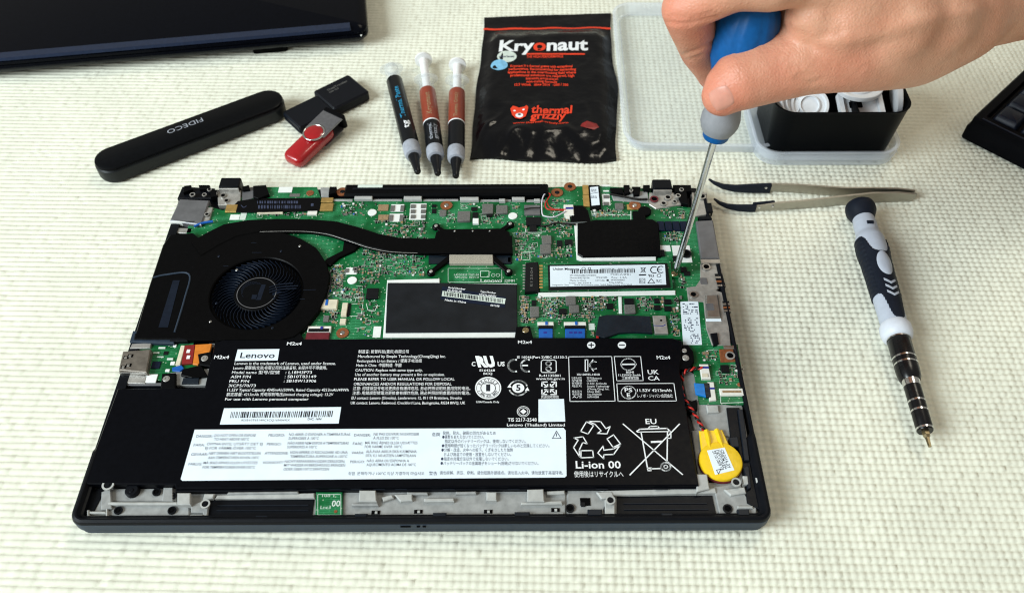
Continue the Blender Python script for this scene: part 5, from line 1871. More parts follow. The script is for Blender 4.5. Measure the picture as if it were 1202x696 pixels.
m.build('pivot_button', 'stick_red', root, 50)

# ------------------------------------------------------------------ syringes of thermal paste
GS = 'thermal paste syringes'


def syringe(label, axis_px, spans, mats_, txts, rads):
    """axis_px: (top px, tip px). spans: fractions of plunger end, barrel start, band, collar, nose, end."""
    rb_ = rads['barrel']
    A, B = P(*axis_px[0], rb_), P(*axis_px[1], rb_)
    root = thing('syringe', label, 'syringe', ((A.x + B.x) / 2, (A.y + B.y) / 2, 0), GS)
    M = axis_matrix(A, B)
    L = (B - A).length
    s0, s1, s2, s3, s4, s5 = [f * L for f in spans]
    m = MB()
    m.lathe([(s0, 0.0006), (s0, rads['disc']), (s0 + 0.0016, rads['disc']), (s0 + 0.0020, rb_ * 0.55), (s1 - 0.001, rb_ * 0.5)], 20, M)
    m.build('plunger', mats_['plunger'], root, 40)
    m = MB()
    m.lathe([(s1 - 0.014, rb_ * 0.86), (s1 - 0.0125, rb_ * 0.90), (s1, rb_ * 0.90)], 24, M, False, False)
    m.lathe([(s1 - 0.0152, rb_ * 0.8), (s1 - 0.0152, rb_ * 1.5), (s1 - 0.0140, rb_ * 1.5), (s1 - 0.0140, rb_ * 0.8)], 24, M, False, False, sy=0.62)
    m.build('clear_barrel', 'clear_tube', root, 40)
    m = MB()
    m.lathe([(s1, rb_ * 0.85), (s1, rb_ * 0.97), (s1 + 0.0006, rb_), (s2, rb_), (s2, rb_ * 0.8)], 32, M)
    m.build('upper_label', mats_['upper'], root, 40)
    m = MB()
    m.lathe([(s2, rb_ * 0.9), (s2, rb_ * 1.005), (s3, rb_ * 1.005), (s3, rb_ * 0.8)], 32, M)
    m.build('lower_label', mats_['lower'], root, 40)
    if mats_.get('band'):
        m = MB()
        m.lathe([(s2 - 0.0005, rb_ * 0.9), (s2 - 0.0005, rb_ * 1.012), (s2 + 0.0006, rb_ * 1.012), (s2 + 0.0006, rb_ * 0.9)], 32, M)
        m.build('white_band', 'print_white', root, 40)
    m = MB()
    m.lathe([(s3, rb_ * 0.6), (s3, rb_ * 0.98), (s3 + 0.001, rb_ * 1.02), (s4 - 0.003, rb_ * 1.0), (s4 - 0.0008, rb_ * 0.9), (s4, rb_ * 0.6)], 28, M)
    m.build('collar', 'collar_grey', root, 40)
    m = MB()
    m.lathe([(s4 - 0.0004, rb_ * 0.4), (s4 - 0.0004, rb_ * 0.66), (s4 + 0.002, rb_ * 0.62), (s4 + 0.006, rb_ * 0.52), (s5 - 0.004, rb_ * 0.40), (s5 - 0.001, rb_ * 0.38), (s5, rb_ * 0.28)], 24, M)
    m.build('nozzle_cap', 'syringe_black', root, 40)
    for s, mt, f0, f1, hh, off in txts:
        m = MB()

        def fn(p, q, f0=f0, off=off):
            a_ = (q + off) / rb_
            return tuple(M @ Vector((f0 * L - p if True else 0, -rb_ * 1.018 * math.sin(a_), rb_ * 1.018 * math.cos(a_))))
        put_text(m, s, fn, height=hh, width=abs(f1 - f0) * L, bold=0.015)
        m.build('lettering', mt, root, 0)
    return root


syringe('black thermal paste syringe with pale blue print and no visible plunger cap', ((459, 80), (490.5, 203)), (0.0, 0.14, 0.60, 0.76, 0.86, 1.0),
        dict(plunger='clear_tube', upper='syringe_black', lower='syringe_black'), [('Thermal Paste', 'print_cyan', 0.56, 0.26, 0.0036, -0.0010), ('tg', 'print_white', 0.66, 0.59, 0.0042, -0.0016)], dict(barrel=0.0058, disc=0.005))
syringe('rust and black syringe with white plunger and grey lower print, the middle one of three', ((497, 70), (514, 205)), (0.0, 0.31, 0.60, 0.80, 0.875, 1.0),
        dict(plunger='plunger_white', upper='syringe_red', lower='syringe_black', band=True), [('Kryonaut', 'ceramic_tan', 0.56, 0.37, 0.0036, -0.0010), ('thermal', 'collar_grey', 0.77, 0.64, 0.0026, 0.0004), ('grizzly', 'collar_grey', 0.77, 0.64, 0.0026, -0.0030)], dict(barrel=0.0058, disc=0.0064))
syringe('rust and black syringe with white plunger, beside the foil pouch', ((537, 76), (535, 208)), (0.0, 0.28, 0.57, 0.78, 0.87, 1.0),
        dict(plunger='plunger_white', upper='syringe_red', lower='syringe_black', band=True), [('Thermal Grizzly', 'ceramic_tan', 0.55, 0.33, 0.0026, -0.0008)], dict(barrel=0.0058, disc=0.0064))

# ------------------------------------------------------------------ black foil pouch
quad = [P(569, 17, 0.004), P(717, 12, 0.004), P(724.5, 187, 0.002), P(551, 187, 0.002)]
root = thing('foil_pouch', 'glossy black foil pouch with large white and red lettering', 'pouch', (*((quad[0] + quad[1] + quad[2] + quad[3]) / 4)[:2], 0))


def pouch_xy(u, v):
    """u 0..1 left to right, v 0..1 bottom to top."""
    b_ = quad[3].lerp(quad[2], u)
    t_ = quad[0].lerp(quad[1], u)
    p = b_.lerp(t_, v)
    if v < 0.3:
        p = p + Vector((0, (0.0016 * math.sin(u * 5.2 + 0.9) + 0.0007 * math.sin(u * 13)) * (0.3 - v) / 0.3, 0))
    wob = 0.0005 * math.sin(v * 9 + 1) + 0.0003 * math.sin(v * 23)
    if u < 0.1:
        p = p + Vector((wob * (0.1 - u) / 0.1, 0, 0))
    if u > 0.9:
        p = p + Vector((-(wob + 0.0025 * math.exp(-((v - 0.42) / 0.16) ** 2) * -1) * (u - 0.9) / 0.1, 0, 0))
    return p


from mathutils import noise as mnoise


def pouch_h(u, v):
    pil = max(0.0, min(1, u / 0.12)) * max(0.0, min(1, (1 - u) / 0.12)) * max(0.0, min(1, v / 0.14)) * max(0.0, min(1, (0.90 - v) / 0.12))
    pil = pil * pil * (3 - 2 * pil)
    h = 0.0012 + 0.0052 * pil
    n1 = mnoise.noise(Vector((u * 3.2, v * 4.6, 1.7)))
    n2 = mnoise.noise(Vector((u * 8 + v * 4, v * 9 - u * 3, 4.2)))
    ridge = 1 - abs(mnoise.noise(Vector((u * 5 - v * 3.0, v * 4.5 + u * 2, 9.1)))) * 2
    low = 1.0 if v < 0.32 else 0.42
    h += (0.0009 * n1 + 0.0008 * n2 * low + (0.0028 if v < 0.2 else 0.0016) * max(0, ridge - 0.5) * low) * (0.35 + 0.65 * pil)
    h += 0.0006 * math.sin(u * 40 + v * 6) * max(0, 0.12 - v) / 0.12
    return max(0.0006, h)


m = MB()
NU, NV = 66, 96
for j in range(NV + 1):
    for i in range(NU + 1):
        p = pouch_xy(i / NU, j / NV)
        m.v.append((p.x, p.y, pouch_h(i / NU, j / NV)))
for j in range(NV):
    for i in range(NU):
        a_ = j * (NU + 1) + i
        m.face((a_, a_ + 1, a_ + NU + 2, a_ + NU + 1))
nb = len(m.v)
rimi = [i for i in range(NU + 1)] + [j * (NU + 1) + NU for j in range(1, NV + 1)] + [NV * (NU + 1) + i for i in range(NU - 1, -1, -1)] + [j * (NU + 1) for j in range(NV - 1, 0, -1)]
m.v.extend([(m.v[i][0], m.v[i][1], 0.0) for i in rimi])
for q in range(len(rimi)):
    q2_ = (q + 1) % len(rimi)
    m.face((rimi[q2_], rimi[q], nb + q, nb + q2_))
m.build('bag', 'foil_black', root, 60)


def puv(px, py):
    """pixel on the pouch -> u, v"""
    p = P(px, py, 0.005)
    best = (0.5, 0.5)
    u_, v_ = 0.5, 0.5
    for _ in range(12):
        q = pouch_xy(u_, v_)
        e = 0.01
        du = (pouch_xy(u_ + e, v_) - q) / e
        dv = (pouch_xy(u_, v_ + e) - q) / e
        r_x, r_y = p.x - q.x, p.y - q.y
        det = du.x * dv.y - du.y * dv.x
        u_ += (r_x * dv.y - r_y * dv.x) / det
        v_ += (du.x * r_y - du.y * r_x) / det
    return u_, v_


def on_pouch(u, v, lift=0.00018):
    p = pouch_xy(u, v)
    return (p.x, p.y, pouch_h(u, v) + lift)


def ptext(mb, s, xl, yl, xr, yr, hpx, bold=0.0, shear=0.0, lift=0.00018):
    a_, b_ = puv(xl, yl), puv(xr, yr)
    c_ = puv(xl, yl - hpx)
    L = 1.0
    H = 0.1
    put_text(mb, s, lambda p, q: on_pouch(a_[0] + (b_[0] - a_[0]) * p + (c_[0] - a_[0]) * q / H, a_[1] + (b_[1] - a_[1]) * p + (c_[1] - a_[1]) * q / H, lift),
             height=H, width=L, bold=bold, shear=shear * 10 * hpx / max(abs(xr - xl), 1), res=3)


def pflat(mb, pts, lift=0.00018, sub=1):
    uv = [puv(x, y) for x, y in pts]
    a_ = mb.addv([on_pouch(u_, v_, lift) for u_, v_ in uv])
    mb.face([a_ + i for i in range(len(uv))])


m = MB()
full, ffs = glyphs('Kryonaut', 3, 0.03)
x_o0 = (glyphs('Kry', 3, 0.03)[0][:, 0].max() + full[:, 0].min() * 0) + 0.01
x_o1 = glyphs('Kryo', 3, 0.03)[0][:, 0].max() + 0.01
ua, ub, uc = puv(585.5, 62.5), puv(690, 60.8), puv(585.5, 50)
wn_ = full[:, 0].max() - full[:, 0].min()


def word(mb, red):
    pts_ = []
    for x_, y_ in full:
        t_ = (x_ - full[:, 0].min()) / wn_ + 0.022 * y_
        q_ = y_ / 0.70
        pts_.append(on_pouch(ua[0] + (ub[0] - ua[0]) * t_ + (uc[0] - ua[0]) * q_, ua[1] + (ub[1] - ua[1]) * t_ + (uc[1] - ua[1]) * q_))
    base_i = mb.addv(pts_)
    for f in ffs:
        cx_ = sum(full[i][0] for i in f) / len(f)
        if (x_o0 < cx_ < x_o1) == red:
            mb.face([base_i + i for i in f])


word(m, False)
m.build('white_lettering', 'print_white', root, 0)
m = MB()
word(m, True)
m.build('red_letter', 'print_red', root, 0)
m = MB()
for k_ in range(26):
    xx0 = 567.2 + k_ * 5.77
    yy = 31 - k_ * 0.055 + 0.5 * math.sin(k_ * .8)
    pflat(m, [(xx0, yy), (xx0 + 5.8, yy - .1), (xx0 + 5.8, yy - 2.2), (xx0, yy - 2.1)])
m.build('red_stripe', 'print_red', root, 0)
m = MB()
for k_ in range(12):
    pflat(m, [(618 + 5.7 * k_, 66.5), (618 + 5.7 * (k_ + 1), 66.5), (618 + 5.7 * (k_ + 1), 64.8), (618 + 5.7 * k_, 64.8)])
ptext(m, 'THE HIGH PERFORMANCE', 618, 70.5, 661, 70, 3.2, 0.02)
for i, (s, a_, b_) in enumerate((('Kryonaut is a thermal grease with exceptional', 599, 672), ('performance. Recommended for demanding', 597, 676), ('applications in the overclocking field where', 596, 676), ('professional solutions are required, high', 599, 674), ('thermal conductivity, easy to apply and long term', 617, 655), ('non-curing formula', 618, 654), ('12.5 W/mk   since 2014   -200 / 350', 604, 667))):
    ptext(m, s, a_, 81.5 + 3.6 * i, b_, 81.3 + 3.6 * i, 2.7, 0.03)
m.build('red_text', 'print_red', root, 0)
m = MB()
ptext(m, 'thermal', 623, 136.4, 671, 134.8, 8.6, 0.03, 0.15)
ptext(m, 'grizzly', 622, 143.6, 664, 141.2, 8.0, 0.03, 0.15)
ptext(m, 'www.thermal-grizzly.com', 602, 148.6, 667, 147.2, 2.2, 0.02)
m.build('red_lettering', 'print_red', root, 0)
m = MB()
# animal-head emblem
bear = [(599, 131), (602, 127.5), (606, 128.5), (609, 130), (615, 129.5), (618, 127), (620, 129.5), (619, 135), (617, 140), (611, 143), (605, 142), (601, 138)]
pflat(m, bear, 0.0007)
m.build('emblem', 'print_red', root, 0)
m = MB()
pflat(m, ell(609.5, 139, 4.6, 2.7, 16)[::-1], 0.0010)
pflat(m, ell(604, 133.5, 1.6, 0.9, 8)[::-1], 0.0010)
pflat(m, ell(614.5, 133, 1.6, 0.9, 8)[::-1], 0.0010)
m.build('emblem_snout', 'print_white', root, 0)
m = MB()
pflat(m, ell(609.5, 138.2, 1.8, 1.0, 10)[::-1], 0.0013)
m.build('emblem_nose', 'print_black', root, 0)
for mt, (ex, ey, rx, ry), nm in (('silk_white', (595, 69, 11.5, 6.6), 'oval_badge'), ('print_skyblue', (586, 79, 10, 6.2), 'oval_badge')):
    m = MB()
    pflat(m, ell(ex, ey, rx, ry, 26)[::-1], 0.00022 if ey < 75 else 0.00034)
    m.build(nm, mt, root, 0)
m = MB()
ptext(m, 'made in Germany', 586, 70.5, 603.5, 70, 2.2, 0.02, 0, 0.00036)
m.build('badge_lettering', 'print_grey', root, 0)
m = MB()
pflat(m, [(681, 151), (686, 154), (697, 155), (703, 152), (700, 148), (689, 146.5), (683, 147.5)])
m.build('red_tear_mark', 'cable_red', root, 0)

# ------------------------------------------------------------------ shallow clear lid
zt_ = 0.0085
cx, cy, w_, d_, ro_ = Q([(722, 20), (892, 12), (893, 178), (726, 186)], 0.0)
w_ *= 0.985
root = thing('shallow_lid', 'shallow frosted clear plastic lid lying empty beside the foil pouch', 'tray', (cx, cy, 0))
m = MB()
m.rr(cx, cy, w_ - 0.008, d_ - 0.008, 0.012, ro_, [(0, 0.0002), (0, 0.0010)], seg=10)
m.build('floor', 'frosted_plastic', root)
m = MB()
m.rr(cx, cy, w_, d_, 0.015, ro_, [(-0.004, 0.0003), (-0.0028, 0.0008), (-0.0012, 0.0075), (0, 0.0078), (0.0006, 0.0085), (-0.0002, 0.0092), (-0.0020, 0.0090), (-0.0026, 0.0078), (-0.0040, 0.0014)], seg=10, cap0=False, cap1=False)
m.build('rim', 'frosted_rim', root, 50)
m = MB()
m.rr(cx, cy, w_ - 0.010, d_ - 0.010, 0.011, ro_, [(0.0, 0.0011), (-0.0002, 0.0019), (-0.0010, 0.0019), (-0.0012, 0.0011)], seg=10, cap0=False, cap1=False)
m.build('floor_bead', 'frosted_rim', root, 50)

# ------------------------------------------------------------------ black bin in its clear tray
fl, fr_ = P(905, 183, 0.004), P(1047, 183, 0.004)
tl, tr = P(910, 134, 0.042), P(1072, 134, 0.042)
cxb = (fl.x + fr_.x) / 2
wb, wt = fr_.x - fl.x, tr.x - tl.x
cxt = (tl.x + tr.x) / 2
cxm = (cxb + cxt) / 2
HB = 0.042
db = 0.052
yfront = fl.y
cyb = yfront + db / 2
root = thing('storage_bin', 'black plastic bin of white parts standing in a clear tray', 'bin', (cxm, cyb, 0))
m = MB()
m.rr(cxm, cyb, wb, db, 0.010, 0, [(-0.002, 0.0034), (0, 0.0046), ((wt - wb) / 2, HB - 0.0012), ((wt - wb) / 2 + 0.0006, HB), ((wt - wb) / 2 - 0.0010, HB), ((wt - wb) / 2 - 0.0012, HB - 0.001), (-0.0016, 0.0062)], seg=9)
m.build('body', 'bin_black', root, 40)
m = MB()
m.box(cxm + 0.011, cyb, 0.0062, 0.0014, db + 0.001, 0.031)
m.build('divider', 'bin_black', root)
root2 = thing('plastic_tray', 'clear frosted tray holding the black bin', 'tray', (cxm, cyb, 0))
m = MB()
m.rr(cxm - 0.0015, cyb, wb + 0.013, db + 0.012, 0.014, 0, [(-0.002, 0.0), (0, 0.0010), (0.0003, 0.0060), (0.0012, 0.0066), (0.0012, 0.0078), (0.0002, 0.0110), (-0.0010, 0.0112), (-0.0014, 0.0070), (-0.0022, 0.0030)], seg=9, cap1=True)
m.build('wall', 'frosted_rim', root2, 40)
m = MB()
m.rr(cxm - 0.0015, cyb, wb + 0.013, db + 0.012, 0.014, 0, [(0.0010, 0.0112), (0.0014, 0.0122), (0.0002, 0.0126), (-0.0010, 0.0122)], seg=9, cap0=False, cap1=False)
m.build('lip', 'frosted_rim', root2, 40)
GP = 'white plastic parts in the bin'


def disc_part(name, label, px, py, z, rx, ry, th, tilt, mt='cap_white', ring_=True, cat='cap', seg=36):
    c = P(px, py, z)
    M = Matrix.Translation(c) @ Euler(tilt, 'XYZ').to_matrix().to_4x4()
    root = thing(name, label, cat, (c.x, c.y, z - 0.004), GP)
    m = MB()

    def lp(k_, zz):
        return [tuple(M @ Vector((rx * k_ * math.cos(i * 2 * math.pi / seg), ry * k_ * math.sin(i * 2 * math.pi / seg), zz))) for i in range(seg)]
    m.loft([lp(0.92, -th), lp(1.0, -th * 0.8), lp(1.0, -th * 0.1), lp(0.97, 0), lp(0.86, 0), lp(0.82, -th * 0.35)])
    m.build('shell', mt, root, 40)
    if ring_:
        m = MB()
        m.loft([lp(0.55, -th * 0.35), lp(0.54, -th * 0.1), lp(0.48, -th * 0.05), lp(0.45, -th * 0.33)], False, True)
        m.build('inner_ring', mt, root, 40)
    return root


disc_part('white_cap', 'white round cup leaning at the rounded left end of the black bin', 932, 122, 0.035, 0.0112, 0.0125, 0.009, (0.5, 0.45, 0.2), cat='cap')
disc_part('white_cap', 'low round white cap lying beside the leaning cup in the bin', 951, 123, 0.034, 0.0125, 0.0125, 0.005, (0.55, -0.05, 0), cat='cap')
disc_part('white_cap', 'white round lid lying flat on the square frame in the bin', 1010, 101, 0.043, 0.0150, 0.0110, 0.004, (0.15, 0.0, 0), cat='lid')
disc_part('white_cap', 'white disc standing on edge at the right end of the bin', 1056, 113, 0.036, 0.0125, 0.0125, 0.004, (0.1, 1.35, 0.0), cat='lid')
c = P(1012, 124, 0.034)
root = thing('square_frame', 'white square frame with a dark opening inside the bin', 'frame', (c.x, c.y, 0.02), GP)
Ms = Matrix.Translation(c) @ Euler((0.35, 0, 0.05), 'XYZ').to_matrix().to_4x4()
m = MB()
m.rr(0, 0, 0.029, 0.021, 0.0015, 0, [(0, -0.004), (0, 0), (-0.0030, 0.0), (-0.0032, -0.0025)], seg=3, M=Ms, cap1=True)
m.build('frame', 'cap_white', root, 30)
m = MB()
m.rr(-0.003, 0.002, 0.0085, 0.0045, 0.0004, 0, [(0, -0.0026), (0, -0.0020)], seg=2, M=Ms)
m.build('dark_opening', 'black_matte', root)

# ------------------------------------------------------------------ tweezers on their side
root = thing('tweezers', 'steel tweezers with two curved black tips lying on their side', 'tweezers', (*P(960, 230, 0)[:2], 0))


def vstrip(name, pts, mt, thick, parent=root):
    """Upright strip standing on the mat: pts = (px, py at its foot, height m, foot z m)."""
    m = MB()
    g = [P(x, y, z0) for x, y, h, z0 in pts]
    loops = []
    for i, p in enumerate(g):
        t = (g[min(i + 1, len(g) - 1)] - g[max(i - 1, 0)])
        t.z = 0
        t.normalize()
        n = Vector((-t.y, t.x, 0)) * (thick[i] if isinstance(thick, list) else thick) / 2
        h = pts[i][2]
        loops.append([tuple(p - n), tuple(p + n), tuple(p + n + Vector((0, 0, h))), tuple(p - n + Vector((0, 0, h)))])
    m.loft(loops)
    return m.build(name, mt, parent, 40)


vstrip('front_arm', [(882, 247.5, .0044, .0006), (908, 246, .0060, .0004), (940, 244.5, .0068, .0002), (980, 241, .0078, 0), (1020, 237.5, .0084, 0), (1050, 236.5, .0080, 0), (1066, 236, .0068, 0.0002), (1073.5, 233, .0042, 0.0014)], 'tweezer_steel', 0.0013)
vstrip('back_arm', [(900, 224, .0062, .0004), (930, 225.5, .0068, .0003), (960, 228, .0072, .0002), (990, 230.5, .0076, .0002), (1020, 231, .0080, .0002), (1050, 231.5, .0078, .0003), (1070, 231.5, .0060, .0004)], 'tweezer_steel', 0.0012)
for nm, pts in (('front_tip', [(838, 234.0, .0008, .0035), (844, 239.5, .0018, .0022), (853, 244.0, .0028, .0012), (865, 246.5, .0038, .0008), (880, 247.6, .0046, .0006), (886, 247.4, .0050, .0006)]),
                ('back_tip', [(832, 211.0, .0008, .0035), (838, 216.0, .0018, .0024), (848, 221.0, .0030, .0014), (862, 224.2, .0044, .0008), (880, 225.2, .0060, .0005), (903, 225.4, .0068, .0004)])):
    vstrip(nm, pts, 'grip_navy', [0.0010, 0.0015, 0.0019, 0.0022, 0.0024, 0.0024])
vstrip('tip_tongue', [(884, 240, .0010, .0050), (909, 237.6, .0010, .0056)], 'grip_navy', 0.0016)
for px, py, zz in ((891, 243, .0034), (907, 241.8, .0042), (885, 219.5, .0046), (899, 220, .0050)):
    p = P(px, py, zz)
    m = MB()
    Mx = Matrix.Translation(p + Vector((0, -0.0002, 0))) @ Euler((math.pi / 2, 0, 0)).to_matrix().to_4x4()
    m.cyl(0, 0, -0.0004, 0.0009, 0.0012, 12, 0.0003)
    m.xf(Mx)
    m.build('rivet', 'chrome', root, 40)

# ------------------------------------------------------------------ precision screwdriver lying on the mat
rm = 0.0093
A, B = P(1008.5, 241, rm), P(1091.5, 524, 0.0085)
root = thing('precision_screwdriver', 'grey and black precision screwdriver lying below the tweezers', 'screwdriver', (*P(1045, 380, 0)[:2], 0))
M = axis_matrix(A, B)
L = (B - A).length


def S(px, py):
    p = P(px, py, rm)
    return (p - A).dot((B - A).normalized())


k1, k2, k3, k4, k5 = S(1013, 258), S(1019, 280), S(1045, 370), S(1048, 384), S(1053.5, 398)
k6, k7, k8, k9 = S(1066, 446), S(1068, 453), S(1081, 505), S(1087, 512)
m = MB()
m.lathe([(0.0, 0.002), (0.0, 0.0072), (0.0012, 0.0086), (0.003, 0.0090), (0.006, 0.0090), (0.009, 0.0078), (k1, 0.0066)], 40, M)
m.build('swivel_cap', 'grip_navy', root, 40)


def hr(s):
    """Radius of the handle at s."""
    pts = [(k1, .0064), (k1 + .004, .0068), (k2 - .004, .0068), (k2 + .002, .0084), (k2 + .010, .0088), (k2 + .022, .0080), ((k2 + k3) / 2 + .004, .0076), (k3 - .010, .0074), (k3, .0072), (k4 - .002, .0071)]
    for (a_, ra), (b_, rb_) in zip(pts[:-1], pts[1:]):
        if s <= b_:
            t = max(0, (s - a_) / (b_ - a_))
            t = t * t * (3 - 2 * t)
            return ra + (rb_ - ra) * t
    return pts[-1][1]


m = MB()
ss = np.linspace(k1, k4 - .002, 60)
m.lathe([(k1, .002)] + [(s, hr(s)) for s in ss], 56, M)
m.build('handle', 'handle_grey', root, 40)
m = MB()
m.lathe([(k4 - .002, .005), (k4 - .002, .0074), (k4, .0085), (k4 + .004, .0086), (k5 - .001, .0078), (k5, .0066), (k5, .003)], 48, M)
m.build('handle_flange', 'handle_pale', root, 40)
m = MB()      # eyelet through the neck
ce = S(1018, 270)
m.tube([M @ Vector((ce, .0030 * math.cos(t), 0.0068 + 0.0)) + Vector((0, 0, 0)) for t in (0.9, 2.2)], 0.0012, 10)
m.build('eyelet', 'grip_navy', root, 40)
# rubber grip: skin over the handle, cut to its scalloped outline
aC = math.radians(-8)     # the printed face looks up and to the right


def in_grip(s, a):
    d = abs((a - aC + math.pi) % (2 * math.pi) - math.pi)
    s_lo = k2 + 0.003 + 0.014 / (1 + math.exp((d - 0.75) * 10))
    s_hi = k3 - 0.012 + 0.018 / (1 + math.exp((d - 0.62) * 12))
    return s_lo < s < s_hi


NS, NA = 150, 110
m = MB()
vid = {}
sv = np.linspace(k2, k3 + .01, NS)
av = [-math.pi + 2 * math.pi * i / NA for i in range(NA)]


def gv(i, j):
    j %= NA
    if (i, j) not in vid:
        s, a = sv[i], av[j]
        rr_ = hr(s) + 0.0005
        d = abs((a - aC + math.pi) % (2 * math.pi) - math.pi)
        if d > 1.0 and int((s - k2) / 0.0016) % 2 == 0:
            rr_ += 0.00022
        vid[(i, j)] = len(m.v)
        m.v.append(tuple(M @ Vector((s, -rr_ * math.sin(a), rr_ * math.cos(a)))))
    return vid[(i, j)]


for i in range(NS - 1):
    for j in range(NA):
        if in_grip((sv[i] + sv[i + 1]) / 2, av[j] + math.pi / NA):
            m.face((gv(i, j), gv(i, j + 1), gv(i + 1, j + 1), gv(i + 1, j)))
g = m.build('grip', 'grip_navy', root, 60)
sol = g.modifiers.new('thickness', 'SOLIDIFY')
sol.thickness = 0.0008
sol.offset = -1


def on_handle(s, w, lift):
    a = aC + w / hr(s)
    rr_ = hr(s) + 0.0005 + lift
    return tuple(M @ Vector((s, -rr_ * math.sin(a), rr_ * math.cos(a))))


m = MB()
co_ = k2 + 0.026
pts = []
N_ = 28
c_id = m.addv([on_handle(co_, 0, 0.0006)])
for rr_, lf in ((0.5, 0.0006), (0.9, 0.0004), (1.0, 0.0)):
    m.addv([on_handle(co_ + 0.0088 * rr_ * math.cos(2 * math.pi * i / N_), 0.0043 * rr_ * math.sin(2 * math.pi * i / N_), lf) for i in range(N_)])
for i in range(N_):
    j = (i + 1) % N_
    m.face((c_id, c_id + 1 + i, c_id + 1 + j))
    for q in range(2):
        m.face((c_id + 1 + q * N_ + i, c_id + 1 + (q + 1) * N_ + i, c_id + 1 + (q + 1) * N_ + j, c_id + 1 + q * N_ + j))
m.build('thumb_window', 'handle_grey', root, 60)
for q in range(3):
    m = MB()
    s_ = k2 + 0.0375 + q * 0.0043
    loops = []
    for w_i, so in ((-0.0032, 0), (-0.0016, 0.0013), (0, 0.0026), (0.0016, 0.0013), (0.0032, 0)):
        loops.append([on_handle(s_ + so, w_i, -0.0002), on_handle(s_ + so, w_i, 0.00035), on_handle(s_ + so + 0.0016, w_i, 0.00035), on_handle(s_ + so + 0.0016, w_i, -0.0002)])
    m.loft(loops)
    m.build('chevron', 'handle_grey', root, 0)
# metal barrel
m = MB()
m.lathe([(k5, .003), (k5, .0058), (k5 + .001, .0062), (k6 - .006, .0062), (k6 - .002, .0058), (k6, .0050), (k6, .002)], 40, M)
m.build('barrel', 'barrel_black', root, 40)
m = MB()
m.lathe([(k6, .002), (k6, .0046), (k7, .0044), (k7, .002)], 36, M)
m.build('neck', 'chrome', root, 40)
m = MB()
m.lathe([(k7, .002), (k7, .0043), (k8 - .001, .0042), (k8, .0038), (k8, .001)], 36, M)
m.build('chuck', 'barrel_black', root, 40)
for s_, r_b in ((k5 + .0004, .0064), (S(1059.5, 421), .00632), (S(1061.5, 428), .00632), (S(1072.5, 471), .0044), (S(1075, 482), .0044), (k8 - .0012, .0043)):
    m = MB()
    m.lathe([(s_ - .0005, r_b - .001), (s_ - .0005, r_b), (s_ + .0005, r_b), (s_ + .0005, r_b - .001)], 40, M)
    m.build('ring', 'chrome', root, 40)
m = MB()
m.lathe([(k8, .0008), (k8, .0021), (k9 - .001, .0020), (k9 + .0004, .0012), (L, .0009), (L, .0003)], 6, M)
m.build('bit', 'bit_steel', root, 20)

# ------------------------------------------------------------------ corner of a keyboard
zk_ = 0.019
C0, C1, C2 = P(1143, 137, zk_), P(1202, 62, zk_), P(1202, 166, zk_)
u = (C2 - C0)
u.z = 0
u.normalize()
v = Vector((-u.y, u.x, 0))
if v.dot(C1 - C0) < 0:
    v = -v
root = thing('keyboard', 'corner of a black keyboard with dark sculpted keys', 'keyboard', (C0.x, C0.y, 0))
kw, kd = 0.30, 0.135
ctr = C0 + u * kw / 2 + v * kd / 2
ang = math.atan2(u.y, u.x)
m = MB()
m.rr(ctr.x, ctr.y, kw, kd, 0.0016, ang, [(-0.001, 0), (0.0016, 0.0015), (0.0016, 0.0100), (0.0004, 0.0125), (0, zk_ - 0.001), (-0.001, zk_), (-0.006, zk_), (-0.007, zk_ - 0.0035)], seg=4)
m.build('case', 'keyboard_black', root, 30)
m = MB()
e_ = C0 + u * (kw / 2) + v * 0.0022
m.rr(e_.x, e_.y, kw - 0.010, 0.0012, 0.0004, ang, [(0, zk_ - 0.0002), (-0.0002, zk_ + 0.0004)], seg=2)
m.build('front_trim', 'key_slate', root)
km = MB()
km.rr(0, 0, 0.0165, 0.0165, 0.002, 0, [(0, 0), (0, 0.0012), (-0.0020, 0.0058), (-0.0030, 0.0064)], seg=4)
key0 = km.build('key', 'key_slate', root, 40)
n_k = 0
for iy in range(6):
    for ix in range(15):
        c = C0 + u * (0.0175 + ix * 0.019) + v * (0.0165 + iy * 0.019)
        if n_k == 0:
            key0.location = (c.x, c.y, zk_ - 0.0036)
            key0.rotation_euler = (0, 0, ang)
        else:
            inst('key', key0.data, (c.x, c.y, zk_ - 0.0036), root, ang)
        n_k += 1

# ------------------------------------------------------------------ screwdriver in the hand
T, S0 = P(792.5, 321, 0.0128), P(839, 163, 0.1)
ax = (S0 - T).normalized()
root = thing('screwdriver', 'blue and grey screwdriver held upright with its tip on the drive screw', 'screwdriver', (T.x, T.y, T.z))
M = axis_matrix(T, S0, Vector((0, 1, 0)))
L = (S0 - T).length
m = MB()
m.lathe([(0, .0004), (0.0004, .0009), (0.004, .0017), (0.007, .0018), (L + .002, .0018)], 24, M)
m.build('shaft', 'chrome', root, 40)
m = MB()
m.lathe([(L - .0002, .001), (L, .0058), (L + .0012, .0066), (L + .0034, .0070), (L + .0038, .004)], 40, M)
m.build('blue_collar', 'driver_blue', root, 40)
m = MB()
m.lathe([(L + .0036, .004), (L + .0036, .0072), (L + .006, .0086), (L + .009, .0097), (L + .0125, .0098), (L + .018, .0086), (L + .024, .0078), (L + .030, .0080), (L + .030, .004)], 48, M)
m.build('grey_grip', 'driver_grey', root, 40)
m = MB()
NSEG = 60
loops = []
prof = [(L + .0301, .004), (L + .0301, .0084), (L + .036, .0110), (L + .044, .0138), (L + .052, .0150), (L + .060, .0150), (L + .068, .0132), (L + .074, .0100), (L + .078, .0060), (L + .079, .0015)]
